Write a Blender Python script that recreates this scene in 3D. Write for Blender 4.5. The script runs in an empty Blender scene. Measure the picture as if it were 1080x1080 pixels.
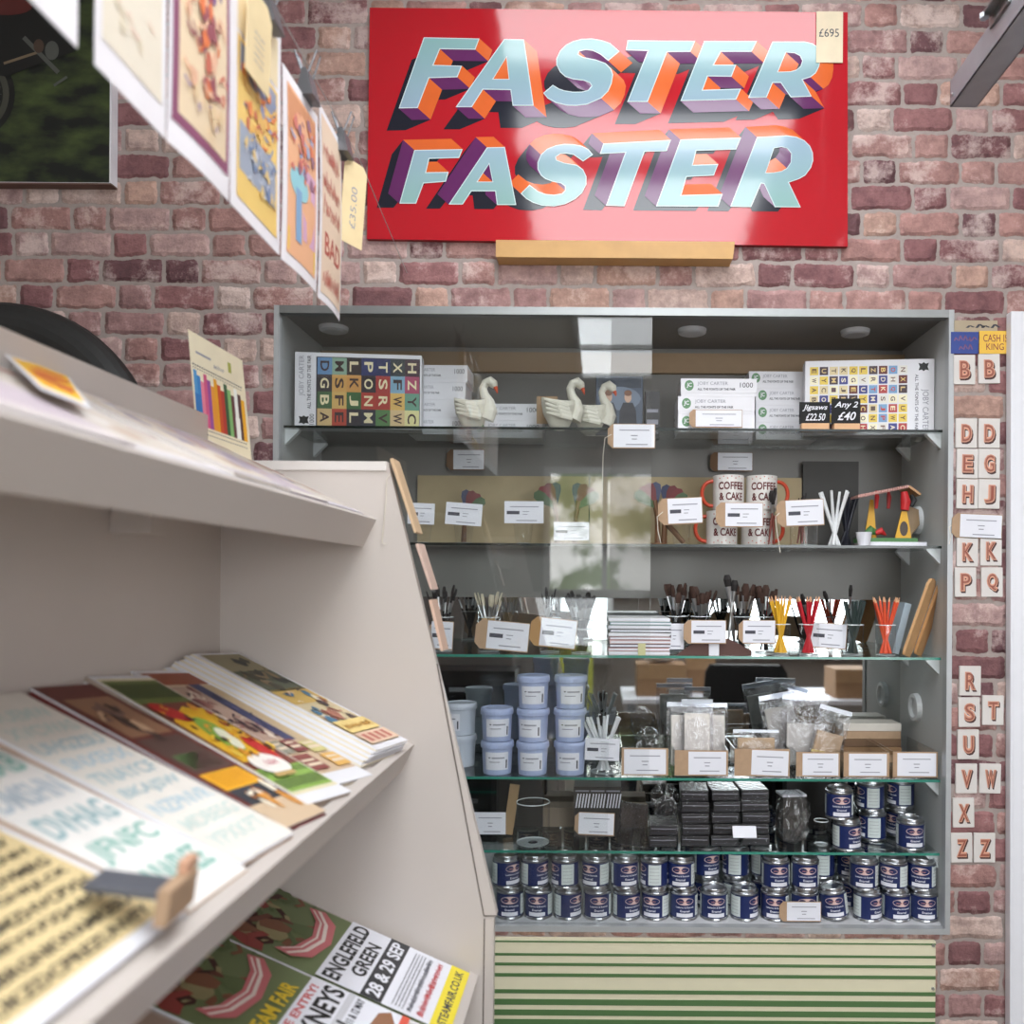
import bpy, math, random
from mathutils import Vector as V, Matrix as MX
from mathutils.geometry import tessellate_polygon
random.seed(7)
R = math.radians
COL = bpy.context.scene.collection
# ---------------------------------------------------------------- camera model
TH = R(.4)          # the photograph leans a little
EYE = 1.5
WY = 1.98           # brick wall plane
def U(px, py):
    a, b = px-634, py-615
    return a*math.cos(TH)+b*math.sin(TH), -a*math.sin(TH)+b*math.cos(TH)
def P(px, py, y):
    a, b = U(px, py)
    return V((a*y/900, y, EYE-b*y/900))
# ---------------------------------------------------------------- materials
_M = {}
def lin(c):
    return tuple(((x/255)/12.92 if x/255 <= .04045 else ((x/255+.055)/1.055)**2.4) for x in c)+(1,)
def principled(name):
    m = bpy.data.materials.new(name); m.use_nodes = True
    return m, m.node_tree, m.node_tree.nodes['Principled BSDF']
def mat(r, g, b, rough=.6, metal=0, var=.05, scale=30, spec=.5, coat=0, name='paint', bump=0):
    k = (r, g, b, rough, metal, var, scale, spec, coat, bump)
    if k in _M: return _M[k]
    m, t, p = principled(name)
    n = t.nodes.new('ShaderNodeTexNoise'); n.inputs['Scale'].default_value = scale; n.inputs['Detail'].default_value = 3
    tc = t.nodes.new('ShaderNodeTexCoord'); t.links.new(tc.outputs['Object'], n.inputs['Vector'])
    rp = t.nodes.new('ShaderNodeMixRGB')
    c = lin((r, g, b))
    rp.inputs[1].default_value = tuple(x*(1-var*2) for x in c[:3])+(1,)
    rp.inputs[2].default_value = tuple(min(1, x*(1+var*2)) for x in c[:3])+(1,)
    t.links.new(n.outputs['Fac'], rp.inputs[0]); t.links.new(rp.outputs[0], p.inputs['Base Color'])
    p.inputs['Roughness'].default_value = rough; p.inputs['Metallic'].default_value = metal
    p.inputs['Specular IOR Level'].default_value = spec; p.inputs['Coat Weight'].default_value = coat
    if bump:
        b_ = t.nodes.new('ShaderNodeBump'); b_.inputs['Strength'].default_value = bump; b_.inputs['Distance'].default_value = .004
        t.links.new(n.outputs['Fac'], b_.inputs['Height']); t.links.new(b_.outputs[0], p.inputs['Normal'])
    _M[k] = m
    return m
def thin_glass(name, tint=(1, 1, 1), refl=.05, rough=0.0, crinkle=0, cr_scale=60, ior=1.5):
    m = bpy.data.materials.new(name); m.use_nodes = True; t = m.node_tree; t.nodes.clear()
    o = t.nodes.new('ShaderNodeOutputMaterial'); mx = t.nodes.new('ShaderNodeMixShader')
    tr = t.nodes.new('ShaderNodeBsdfTransparent'); tr.inputs[0].default_value = (*tint, 1)
    gl = t.nodes.new('ShaderNodeBsdfGlossy'); gl.inputs['Roughness'].default_value = rough
    fr = t.nodes.new('ShaderNodeLayerWeight'); fr.inputs['Blend'].default_value = .5
    pw = t.nodes.new('ShaderNodeMath'); pw.operation = 'POWER'; pw.inputs[1].default_value = 4.5; t.links.new(fr.outputs['Facing'], pw.inputs[0])
    ad = t.nodes.new('ShaderNodeMath'); ad.operation = 'MULTIPLY_ADD'; ad.inputs[1].default_value = .85; ad.inputs[2].default_value = refl+((ior-1)/(ior+1))**2; ad.use_clamp = True
    t.links.new(pw.outputs[0], ad.inputs[0]); t.links.new(ad.outputs[0], mx.inputs[0])
    t.links.new(tr.outputs[0], mx.inputs[1]); t.links.new(gl.outputs[0], mx.inputs[2]); t.links.new(mx.outputs[0], o.inputs[0])
    if crinkle:
        n = t.nodes.new('ShaderNodeTexNoise'); n.inputs['Scale'].default_value = cr_scale; n.inputs['Detail'].default_value = 4
        tc = t.nodes.new('ShaderNodeTexCoord'); t.links.new(tc.outputs['Object'], n.inputs['Vector'])
        b = t.nodes.new('ShaderNodeBump'); b.inputs['Strength'].default_value = crinkle; b.inputs['Distance'].default_value = .01
        t.links.new(n.outputs['Fac'], b.inputs['Height']); t.links.new(b.outputs[0], gl.inputs['Normal']); t.links.new(b.outputs[0], fr.inputs['Normal'])
    return m
WHITE = mat(226, 225, 230, .5, name='white_card', var=.02)
LABEL = mat(228, 228, 236, .55, var=.01, name='white_label')
KRAFT = mat(176, 146, 118, .8, var=.06, scale=90, name='kraft_card')
KRAFTD = mat(120, 92, 70, .85, var=.06, name='brown_card')
INK = mat(70, 70, 80, .7, name='grey_ink'); INKL = mat(150, 150, 160, .7, name='pale_ink')
BLACK = mat(18, 18, 20, .5, name='black_paint')
STRING = mat(215, 208, 195, .9, name='string')
UNITM = mat(196, 187, 181, .45, var=.015, scale=8, name='cream_laminate')
CREAMP = mat(226, 214, 188, .7, name='cream_paper')
SILVER = mat(190, 192, 196, .28, 1, var=.05, name='tin_metal')
ALU = mat(150, 152, 152, .45, 1, var=.04, name='brushed_aluminium'); FRM = mat(176, 178, 180, .4, .25, var=.03, name='grey_frame_metal')
GREYW = mat(126, 123, 120, .5, var=.03, scale=6, name='grey_board')
GREYS = mat(186, 188, 188, .45, var=.03, scale=6, name='grey_side_board')
JARG = thin_glass('jar_glass', (.98, .985, .985), .03, .02, ior=1.35)
BAGM = thin_glass('clear_plastic_film', (.95, .95, .965), .07, .12, 1.0, 45)
PANE = thin_glass('window_glass', (.985, .99, .99), .0, 0, ior=1.42)
SHELFG = thin_glass('shelf_glass', (.94, .97, .96), .01, 0)
SHELFE = mat(60, 135, 118, .15, var=.15, scale=14, spec=.8, name='green_glass_edge')
WOOD = mat(194, 150, 92, .5, var=.1, scale=18, name='pine_wood')
MIRROR = mat(205, 208, 208, .02, 1, var=0, name='mirror_silver')
# ---------------------------------------------------------------- mesh builder
_T = {}
def glyphs(s, bold=0, shear=0):
    k = (s, bold, shear)
    if k in _T: return _T[k]
    cu = bpy.data.curves.new('t', 'FONT'); cu.body = s; cu.resolution_u = 3; cu.offset = bold; cu.shear = shear; cu.fill_mode = 'FRONT'
    ob = bpy.data.objects.new('t', cu)
    me = bpy.data.meshes.new_from_object(ob)
    vs = [(v.co.x, v.co.y) for v in me.vertices]; fs = [list(p.vertices) for p in me.polygons]
    bpy.data.objects.remove(ob); bpy.data.meshes.remove(me)
    xs = [v[0] for v in vs] or [0, 1]; ys = [v[1] for v in vs] or [0, 1]
    w = max(xs)-min(xs) or 1; h = max(ys)-min(ys) or 1
    vs = [((x-min(xs))/w, (y-min(ys))/h) for x, y in vs]
    _T[k] = (vs, fs, w/h); return _T[k]
class MB:
    def __init__(s, M=None): s.v = []; s.f = []; s.mi = []; s.ms = []; s.M = M
    def m(s, mt):
        if mt not in s.ms: s.ms.append(mt)
        return s.ms.index(mt)
    def add(s, vs, fs, mt):
        o = len(s.v); i = s.m(mt)
        for v in vs:
            v = V(v); s.v.append(s.M @ v if s.M else v)
        for f in fs: s.f.append([o+k for k in f]); s.mi.append(i)
    def box(s, x0, x1, y0, y1, z0, z1, mt, R_=None):
        vs = [V((x, y, z)) for x in (x0, x1) for y in (y0, y1) for z in (z0, z1)]
        if R_: vs = [R_ @ v for v in vs]
        s.add(vs, [(0, 1, 3, 2), (4, 6, 7, 5), (0, 4, 5, 1), (2, 3, 7, 6), (0, 2, 6, 4), (1, 5, 7, 3)], mt)
    def prism(s, pts, d, mt, mt2=None):       # polygon pts (3D) pushed along d
        n = len(pts); pts = [V(p) for p in pts]; d = V(d); tri = tessellate_polygon([pts])
        s.add(pts, [tuple(t) for t in tri], mt)
        s.add([p+d for p in pts], [tuple(t) for t in tri], mt)
        s.add(pts+[p+d for p in pts], [(i, (i+1) % n, n+(i+1) % n, n+i) for i in range(n)], mt2 or mt)
    def lathe(s, prof, mt, seg=24, M=None, cap=False):
        vs = []; fs = []
        for r, z in prof:
            for k in range(seg):
                a = 2*math.pi*k/seg; v = V((r*math.cos(a), r*math.sin(a), z)); vs.append(M @ v if M else v)
        for j in range(len(prof)-1):
            for k in range(seg):
                a = j*seg+k; b = j*seg+(k+1) % seg; fs.append((a, b, b+seg, a+seg))
        if cap:
            fs.append(tuple(range(seg-1, -1, -1))); o = (len(prof)-1)*seg; fs.append(tuple(o+k for k in range(seg)))
        s.add(vs, fs, mt)
    def tube(s, pts, r, mt, seg=8, cap=True, flat=1):
        pts = [V(p) for p in pts]; n = len(pts); rs = r if isinstance(r, (list, tuple)) else [r]*n
        vs = []; fs = []; up = V((0, 1, .03)).normalized()
        for i, p in enumerate(pts):
            d = (pts[min(i+1, n-1)]-pts[max(i-1, 0)]).normalized()
            a = d.cross(up)
            if a.length < .1: a = d.cross(V((1, 0, 0)))
            a.normalize(); b = d.cross(a)
            for k in range(seg):
                t = 2*math.pi*k/seg; vs.append(p+(a*math.cos(t)+b*math.sin(t)*flat)*rs[i])
        for i in range(n-1):
            for k in range(seg):
                q = i*seg+k; w = i*seg+(k+1) % seg; fs.append((q, w, w+seg, q+seg))
        if cap: fs.append(tuple(range(seg))); fs.append(tuple((n-1)*seg+k for k in range(seg)))
        s.add(vs, fs, mt)
    def build(s, name, parent=None, smooth=False, bevel=0):
        me = bpy.data.meshes.new(name); me.from_pydata([tuple(v) for v in s.v], [], s.f)
        for m_ in s.ms: me.materials.append(m_)
        me.polygons.foreach_set('material_index', s.mi)
    
        o = bpy.data.objects.new(name, me); COL.objects.link(o)
        if parent: o.parent = parent
        if bevel:
            b = o.modifiers.new('b', 'BEVEL'); b.width = bevel; b.segments = 2; b.limit_method = 'ANGLE'
            w = o.modifiers.new('w', 'WEIGHTED_NORMAL')
        return o
class Art:                     # flat or curved surface decoration: f(x, y, lift) -> point
    def __init__(s, mb, f, step=.0003): s.mb = mb; s.f = f; s.l = step; s.st = step
    def up(s): s.l += s.st
    def rect(s, x0, y0, x1, y1, mt, nx=1):
        vs = []; fs = []
        for i in range(nx+1):
            x = x0+(x1-x0)*i/nx; vs += [s.f(x, y0, s.l), s.f(x, y1, s.l)]
        for i in range(nx): fs.append((2*i, 2*i+2, 2*i+3, 2*i+1))
        s.mb.add(vs, fs, mt)
    def poly(s, pts, mt, holes=(), inc=0):
        loops = [[V((x, y, 0)) for x, y in pts]]+[[V((x, y, 0)) for x, y in h] for h in holes]
        tri = tessellate_polygon(loops); fl = [p for l in loops for p in l]
        s.mb.add([s.f(p.x, p.y, s.l+inc) for p in fl], [tuple(t) for t in tri], mt)
    def ell(s, cx, cy, a, b, mt, n=18, rot=0):
        c, q = math.cos(rot), math.sin(rot); pts = []
        for k in range(n):
            t = 2*math.pi*k/n; x = a*math.cos(t); y = b*math.sin(t); pts.append((cx+x*c-y*q, cy+x*q+y*c))
        s.mb.add([s.f(cx, cy, s.l)]+[s.f(x, y, s.l) for x, y in pts], [(0, 1+k, 1+(k+1) % n) for k in range(n)], mt)
    def text(s, t, x0, y0, x1, y1, mt, bold=0, shear=0, rot=0):
        vs, fs, _ = glyphs(t, bold, shear); out = []
        for x, y in vs:
            if rot == 90: x, y = 1-y, x
            if rot == -90: x, y = y, 1-x
            out.append(s.f(x0+(x1-x0)*x, y0+(y1-y0)*y, s.l))
        s.mb.add(out, fs, mt)
    def scrib(s, x0, y0, x1, y1, mt, seed=1):     # writing too small or soft to read: short strokes
        rg = random.Random(seed); x = x0; h = y1-y0
        while x < x1:
            w = h*rg.uniform(.25, .6); s.line([(x, y0+h*rg.uniform(0, .2)), (x+w*.4, y1-h*rg.uniform(0, .4)), (x+w, y0+h*rg.uniform(0, .5))], h*.16, mt); x += w*1.35
    def line(s, pts, w, mt):
        for (a, b), (c, d) in zip(pts, pts[1:]):
            L = math.hypot(c-a, d-b) or 1; nx, ny = -(d-b)/L*w/2, (c-a)/L*w/2
            s.mb.add([s.f(a+nx, b+ny, s.l), s.f(c+nx, d+ny, s.l), s.f(c-nx, d-ny, s.l), s.f(a-nx, b-ny, s.l)], [(0, 1, 2, 3)], mt)
def tag(o, label=None, cat=None, group=None, kind=None):
    if label: o['label'] = label
    if cat: o['category'] = cat
    if group: o['group'] = group
    if kind: o['kind'] = kind
    return o
def thing(name, label, cat, M=None, group=None):
    o = bpy.data.objects.new(name, None); COL.objects.link(o); o.empty_display_size = .05
    if M is not None: o.matrix_world = M
    return tag(o, label, cat, group)
def T(x, y, z, rz=0, rx=0, ry=0):
    return MX.Translation((x, y, z)) @ MX.Rotation(rz, 4, 'Z') @ MX.Rotation(ry, 4, 'Y') @ MX.Rotation(rx, 4, 'X')
def dup(root, M, label=None, group=None):
    r = root.copy(); COL.objects.link(r); r.matrix_world = M
    if label: r['label'] = label
    if group: r['group'] = group
    for ch in list(root.children):
        c = ch.copy(); COL.objects.link(c); c.parent = r
        for g in list(ch.children):
            d = g.copy(); COL.objects.link(d); d.parent = c
    return r
def struct(mb, name, **k): return tag(mb.build(name, **k), kind='structure')
FRONT = lambda x, y, l: V((x, -l, y))          # local: x right, y up, facing the camera (-Y)
ORD = ['first', 'second', 'third', 'fourth', 'fifth', 'sixth', 'seventh', 'eighth', 'ninth', 'tenth', 'eleventh', 'twelfth', 'thirteenth', 'fourteenth', 'fifteenth', 'sixteenth', 'seventeenth', 'eighteenth']

# ================================================================ ROOM
def brick_material():
    m, t, p = principled('worn_brick'); N = t.nodes; L = t.links
    def mth(op, a, b=None, c=None, clamp=False):
        n = N.new('ShaderNodeMath'); n.operation = op; n.use_clamp = clamp
        for i, x in enumerate((a, b, c)):
            if x is None: continue
            if isinstance(x, (int, float)): n.inputs[i].default_value = x
            else: L.new(x, n.inputs[i])
        return n.outputs[0]
    tc = N.new('ShaderNodeTexCoord'); sp = N.new('ShaderNodeSeparateXYZ'); L.new(tc.outputs['Object'], sp.inputs[0])
    def noise(scale, detail=4, rough=.6, vec=None):
        n = N.new('ShaderNodeTexNoise'); n.inputs['Scale'].default_value = scale; n.inputs['Detail'].default_value = detail; n.inputs['Roughness'].default_value = rough
        L.new(vec or tc.outputs['Object'], n.inputs['Vector']); return n.outputs['Fac']
    wob = mth('MULTIPLY', mth('SUBTRACT', noise(16, 2), .5), .016)
    wob2 = mth('MULTIPLY', mth('SUBTRACT', noise(31, 2), .5), .008)
    X = mth('ADD', sp.outputs['X'], wob2); Z = mth('ADD', sp.outputs['Z'], wob)
    H = .0604; Pd = .229; sh = .635
    zr = mth('DIVIDE', mth('SUBTRACT', Z, .012), H); row = mth('FLOOR', zr); fz = mth('SUBTRACT', zr, row)
    wn = N.new('ShaderNodeTexWhiteNoise'); wn.noise_dimensions = '1D'; L.new(row, wn.inputs['W'])
    odd = mth('MODULO', mth('ABSOLUTE', row), 2)
    xr = mth('ADD', mth('ADD', mth('DIVIDE', X, Pd), mth('MULTIPLY', odd, .47)), mth('MULTIPLY', wn.outputs['Value'], .16))
    cell = mth('FLOOR', xr); fx = mth('SUBTRACT', xr, cell)
    short = mth('GREATER_THAN', fx, sh)
    dl = mth('MINIMUM', fx, mth('SUBTRACT', sh, fx)); ds = mth('MINIMUM', mth('SUBTRACT', fx, sh), mth('SUBTRACT', 1, fx))
    dx = mth('MULTIPLY', mth('ADD', mth('MULTIPLY', short, ds), mth('MULTIPLY', mth('SUBTRACT', 1, short), dl)), Pd)
    dz = mth('MULTIPLY', mth('MINIMUM', fz, mth('SUBTRACT', 1, fz)), H)
    d = mth('SMOOTH_MIN', dx, dz, .013)
    edge = mth('MULTIPLY', mth('SUBTRACT', noise(55, 4), .5), .011)
    dd = mth('ADD', mth('SUBTRACT', d, .0036), edge)
    mask = mth('MULTIPLY_ADD', dd, 700, 0, True)
    prof = mth('MULTIPLY_ADD', dd, 110, 0, True)
    cv = N.new('ShaderNodeCombineXYZ'); L.new(mth('ADD', mth('MULTIPLY', cell, 2), short), cv.inputs[0]); L.new(row, cv.inputs[1])
    w2 = N.new('ShaderNodeTexWhiteNoise'); w2.noise_dimensions = '3D'; L.new(cv.outputs[0], w2.inputs['Vector'])
    ramp = N.new('ShaderNodeValToRGB'); ramp.color_ramp.interpolation = 'CONSTANT'
    cols = [(134, 96, 98), (178, 138, 132), (160, 116, 116), (196, 162, 148), (146, 104, 106), (192, 162, 158), (122, 88, 92), (174, 138, 136), (180, 142, 136), (206, 182, 172)]
    el = ramp.color_ramp.elements
    while len(el) < len(cols): el.new(.5)
    for i, c in enumerate(cols): el[i].position = i/len(cols); el[i].color = lin(c)
    L.new(w2.outputs['Value'], ramp.inputs[0])
    # soft mottling and pale bloom, each brick in its own amount
    mot = N.new('ShaderNodeMixRGB'); mot.blend_type = 'MULTIPLY'; mot.inputs[0].default_value = .75
    mr = N.new('ShaderNodeValToRGB'); mr.color_ramp.elements[0].position = .34; mr.color_ramp.elements[1].position = .62
    mr.color_ramp.elements[0].color = (.5, .44, .46, 1); mr.color_ramp.elements[1].color = (1.15, 1.1, 1.08, 1)
    L.new(noise(26, 6, .7), mr.inputs[0]); L.new(ramp.outputs[0], mot.inputs[1]); L.new(mr.outputs[0], mot.inputs[2])
    sc = N.new('ShaderNodeSeparateColor'); L.new(w2.outputs['Color'], sc.inputs[0])
    bl = mth('ADD', noise(13, 5, .7), mth('MULTIPLY', sc.outputs[1], .26))
    bm = mth('MULTIPLY', mth('MULTIPLY_ADD', bl, 7, -4.7, True), .62)
    wh = N.new('ShaderNodeMixRGB'); wh.inputs[2].default_value = lin((222, 202, 196)); L.new(bm, wh.inputs[0]); L.new(mot.outputs[0], wh.inputs[1])
    mo = N.new('ShaderNodeMixRGB'); mo.inputs[1].default_value = lin((140, 126, 122)); mo.inputs[2].default_value = lin((176, 163, 157)); L.new(noise(60, 4), mo.inputs[0])
    fin = N.new('ShaderNodeMixRGB'); L.new(mask, fin.inputs[0]); L.new(mo.outputs[0], fin.inputs[1]); L.new(wh.outputs[0], fin.inputs[2])
    L.new(fin.outputs[0], p.inputs['Base Color']); p.inputs['Roughness'].default_value = .75; p.inputs['Specular IOR Level'].default_value = .35
    hgt = mth('ADD', mth('MULTIPLY', prof, 1), mth('MULTIPLY', mth('MULTIPLY', noise(40, 7, .75), prof), 1.8))
    b = N.new('ShaderNodeBump'); b.inputs['Strength'].default_value = .75; b.inputs['Distance'].default_value = .006
    L.new(hgt, b.inputs['Height']); L.new(b.outputs[0], p.inputs['Normal'])
    return m
BRICK = brick_material()
X0, X1 = -2.3, 2.6; Y0 = -2.7; ZC = 3.1
CX0, CX1, CZ0, CZ1 = -.7545, .806, .699, 2.131      # cabinet opening
CB = 2.295                                           # cabinet back
mb = MB()
for a, b, c, d in ((X0, CX0, 0, ZC), (CX1, X1, 0, ZC), (CX0, CX1, 0, CZ0), (CX0, CX1, CZ1, ZC)):
    mb.box(a, b, WY, WY+.02, c, d, BRICK)
struct(mb, 'wall_back')
PLASTER = mat(205, 200, 194, .8, var=.02, scale=4, name='plaster'); DARKFL = mat(104, 94, 84, .6, var=.1, scale=5, name='floor_boards')
mb = MB(); mb.box(X0, X1, Y0, CB+.05, -.05, 0, DARKFL); struct(mb, 'floor')
mb = MB(); mb.box(X0, X1, Y0, CB+.05, ZC, ZC+.05, PLASTER); struct(mb, 'ceiling')
mb = MB(); mb.box(X0-.05, X0, Y0, CB+.05, 0, ZC, PLASTER); struct(mb, 'wall_left')
mb = MB(); mb.box(X1, X1+.05, Y0, CB+.05, 0, ZC, mat(128, 112, 100, .8, name='dark_plaster')); struct(mb, 'wall_right')
mb = MB(); mb.box(X0, X1, Y0-.05, Y0, 0, ZC, mat(120, 112, 106, .8, name='rear_plaster')); struct(mb, 'wall_rear')
def sky_glow(name, strength, garden=False, tint=(.93, .97, 1)):
    m = bpy.data.materials.new(name); m.use_nodes = True; t = m.node_tree; t.nodes.clear()
    o = t.nodes.new('ShaderNodeOutputMaterial'); e = t.nodes.new('ShaderNodeEmission'); e.inputs['Strength'].default_value = strength
    e.inputs['Color'].default_value = (*tint, 1); t.links.new(e.outputs[0], o.inputs[0])
    if garden:
        n = t.nodes.new('ShaderNodeTexNoise'); n.inputs['Scale'].default_value = 5; n.inputs['Detail'].default_value = 6
        tc = t.nodes.new('ShaderNodeTexCoord'); t.links.new(tc.outputs['Object'], n.inputs['Vector'])
        r = t.nodes.new('ShaderNodeValToRGB'); r.color_ramp.elements[0].position = .42; r.color_ramp.elements[1].position = .56
        r.color_ramp.elements[0].color = (.12, .17, .07, 1); r.color_ramp.elements[1].color = (1, 1, .97, 1)
        t.links.new(n.outputs['Fac'], r.inputs[0]); t.links.new(r.outputs[0], e.inputs['Color'])
    return m
SKYL = sky_glow('skylight_sky', 10)
FRAMEM = mat(200, 200, 200, .5, name='white_frame')
for i, (a, b) in enumerate(((1.34, 1.62), (.80, 1.10), (-.5, .64))):
    mb = MB(); mb.box(-.30, .64, a, b, ZC-.012, ZC-.004, SKYL); w = struct(mb, 'window_%d' % (i+1))
    mb = MB()
    for q in ((-.34, -.30, a-.04, b+.04), (.64, .68, a-.04, b+.04), (-.34, .68, a-.04, a), (-.34, .68, b, b+.04)):
        mb.box(q[0], q[1], q[2], q[3], ZC-.04, ZC, FRAMEM)
    mb.build('window_frame', w)
mb = MB(); mb.box(-.15, 1.7, -2.5, -.95, ZC-.012, ZC-.004, sky_glow('fill_skylight_glow', 9)); w = struct(mb, 'window_7')  # rear skylight added to fill in the light on the cabinet
mb = MB()
for q in ((-.19, -.15, -2.54, -.91), (1.7, 1.74, -2.54, -.91), (-.15, 1.7, -2.54, -2.5), (-.15, 1.7, -.95, -.91), (-.15, 1.7, -1.75, -1.70), (.75, .79, -2.5, -.95)): mb.box(q[0], q[1], q[2], q[3], ZC-.04, ZC, FRAMEM)
mb.build('window_frame', w)
GARD = sky_glow('garden_view', 6, True); WINB = sky_glow('overcast_view', 10)
for i, (xa, xb, za, zb, mt) in enumerate(((-.40, .45, 1.45, 2.35, GARD), (.92, 2.5, .92, 2.5, WINB), (-1.25, .05, .92, 1.38, sky_glow('low_window_view', 4)))):  # right window enlarged, unseen above, for more frontal light
    mb = MB(); mb.box(xa, xb, Y0+.002, Y0+.01, za, zb, mt); w = struct(mb, 'window_%d' % (i+4))
    mb = MB()
    for q in ((xa-.05, xa, za-.05, zb+.05), (xb, xb+.05, za-.05, zb+.05), (xa, xb, za-.05, za), (xa, xb, zb, zb+.05), ((xa+xb)/2-.02, (xa+xb)/2+.02, za, zb)):
        mb.box(q[0], q[1], Y0, Y0+.05, q[2], q[3], FRAMEM)
    mb.build('window_frame', w)
# ================================================================ DISPLAY CABINET (built into the wall)
ZS = {1: 1.8667, 2: 1.593, 3: 1.330, 4: 1.042, 5: .869, 0: .705}
YF, YB = 2.012, 2.285
cab = thing('display_cabinet', 'large aluminium framed glass fronted display cabinet set into the brick wall', 'cabinet', T((CX0+CX1)/2, WY, CZ0))
cinv = cab.matrix_world.inverted()
def cabpart(mb, name, parent=cab, **k):
    for i, v in enumerate(mb.v): mb.v[i] = cinv @ v
    return mb.build(name, parent, **k)
mb = MB(); f = .008
mb.box(CX0-f, CX0+.004, WY-.003, 2.0, CZ0-f, CZ1+f, FRM); mb.box(CX1-.004, CX1+f, WY-.003, 2.0, CZ0-f, CZ1+f, FRM)
mb.box(CX0+.004, CX1-.004, WY-.003, 2.0, CZ1-.010, CZ1+f, ALU); mb.box(CX0+.004, CX1-.004, WY-.003, 2.0, CZ0-f, CZ0+.005, FRM)
cabpart(mb, 'metal_frame')
mb = MB(); mb.box(CX0-.02, CX0, 2.0, CB, CZ0-.01, CZ1+.01, GREYS); cabpart(mb, 'side_panel')
mb = MB(); mb.box(CX1, CX1+.02, 2.0, CB, CZ0-.01, CZ1+.01, GREYS); cabpart(mb, 'side_panel')
mb = MB(); mb.box(CX0, CX1, 2.0, CB, CZ1, CZ1+.02, GREYW); cabpart(mb, 'top_panel')
mb = MB(); mb.box(CX0, CX1, 2.0, CB, CZ0-.02, CZ0+.005, mat(205, 205, 208, .4, name='white_base')); cabpart(mb, 'bottom_panel')
mb = MB(); mb.box(CX0, CX1, CB, CB+.02, 1.46, CZ1+.02, GREYW); cabpart(mb, 'back_panel')
mb = MB(); mb.box(CX0, CX1, CB, CB+.02, CZ0, 1.46, MIRROR); cabpart(mb, 'mirror')
mb = MB(); mb.box(CX0, CX1, CB-.018, CB, 2.062, 2.115, mat(150, 124, 96, .6, name='batten_wood')); cabpart(mb, 'batten')
for px in (352, 730, 902):
    x = P(px, 341, 2.12).x; mb = MB(T(x, 2.12, CZ1)); mb.lathe([(.001, -.012), (.026, -.012), (.034, -.009), (.036, 0)], mat(190, 190, 192, .4, name='light_plastic'), 28); cabpart(mb, 'downlight', smooth=True)
for zc in (1.90, 1.665, 1.19):
    mb = MB(T(CX1, 2.17, zc, ry=-math.pi/2)); mb.lathe([(.001, .006), (.02, .006), (.026, .013), (.034, .012), (.036, 0)], mat(222, 224, 226, .35, name='white_plastic'), 28); cabpart(mb, 'cable_grommet', smooth=True)
for k in (1, 2, 3, 4, 5):
    z = ZS[k]; xa = CX0+.004
    mb = MB(); mb.box(xa, CX1-.004, YF, YB, z-.006, z, SHELFG)
    em = SHELFE if k > 2 else mat(24, 34, 32, .2, name='dark_glass_edge')  # upper two edges coloured darker, for the view from below
    mb.box(xa, CX1-.004, YF-.0015, YF, z-.006, z, em); sh = cabpart(mb, 'glass_shelf')
    for xx, s in ((CX0, 1), (CX1, -1)):
        for yy in (2.03, 2.23):
            mb = MB(); mb.prism([(xx, yy, z-.006), (xx+s*.034, yy, z-.006), (xx+s*.03, yy, z-.012), (xx, yy, z-.042)], (0, .016, 0), mat(222, 226, 228, .35, name='white_plastic2'))
            cabpart(mb, 'shelf_bracket', bevel=.001)
GX = P(643, 600, 1.992).x
mb = MB(); mb.box(CX0+.004, P(686, 600, 1.986).x, 1.984, 1.988, CZ0+.006, CZ1-.012, PANE); cabpart(mb, 'sliding_glass_pane')
mb = MB(); mb.box(CX0+.004, GX, 1.992, 1.996, CZ0+.006, CZ1-.012, PANE); cabpart(mb, 'sliding_glass_pane')

# ================================================================ FASTER FASTER SIGN
SY = 1.966
sg = thing('painted_sign', 'red enamel sign painted with FASTER FASTER in pale blue block letters', 'sign', T(0, SY, 0))
def sp(px, py, l=0):
    v = P(px, py, SY); return V((v.x, -l, v.z))
REDP, tr_, pr_ = None, None, None
m, t, p = principled('glossy_red_enamel'); p.inputs['Base Color'].default_value = lin((178, 26, 38)); p.inputs['Roughness'].default_value = .09; p.inputs['Coat Weight'].default_value = .15; p.inputs['Coat Roughness'].default_value = .04
n = t.nodes.new('ShaderNodeTexNoise'); n.inputs['Scale'].default_value = 5; n.inputs['Detail'].default_value = 3
tc = t.nodes.new('ShaderNodeTexCoord'); t.links.new(tc.outputs['Object'], n.inputs['Vector']); b_ = t.nodes.new('ShaderNodeBump'); b_.inputs['Strength'].default_value = .06; b_.inputs['Distance'].default_value = .02
t.links.new(n.outputs['Fac'], b_.inputs['Height']); t.links.new(b_.outputs[0], p.inputs['Normal'])
t.links.new(b_.outputs[0], p.inputs['Coat Normal']); REDP = m
def gloss(r, g, b): return mat(r, g, b, .12, var=.03, coat=.1, name='sign_enamel')
mb = MB(); pts = [sp(390, 8), sp(894, 13), sp(894, 260), sp(387, 252)]
mb.prism(pts, (0, .012, 0), REDP, mat(150, 20, 30, .5)); mb.build('board', sg)
def letter_grad(z0, z1, c0, c1):
    m, t, p = principled('letter_paint'); tc = t.nodes.new('ShaderNodeTexCoord'); s_ = t.nodes.new('ShaderNodeSeparateXYZ'); t.links.new(tc.outputs['Object'], s_.inputs[0])
    mr = t.nodes.new('ShaderNodeMapRange'); mr.inputs[1].default_value = z0; mr.inputs[2].default_value = z1; t.links.new(s_.outputs['Z'], mr.inputs[0])
    mx = t.nodes.new('ShaderNodeMixRGB'); mx.inputs[1].default_value = lin(c0); mx.inputs[2].default_value = lin(c1); t.links.new(mr.outputs[0], mx.inputs[0]); t.links.new(mx.outputs[0], p.inputs['Base Color'])
    p.inputs['Roughness'].default_value = .08; return m
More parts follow.
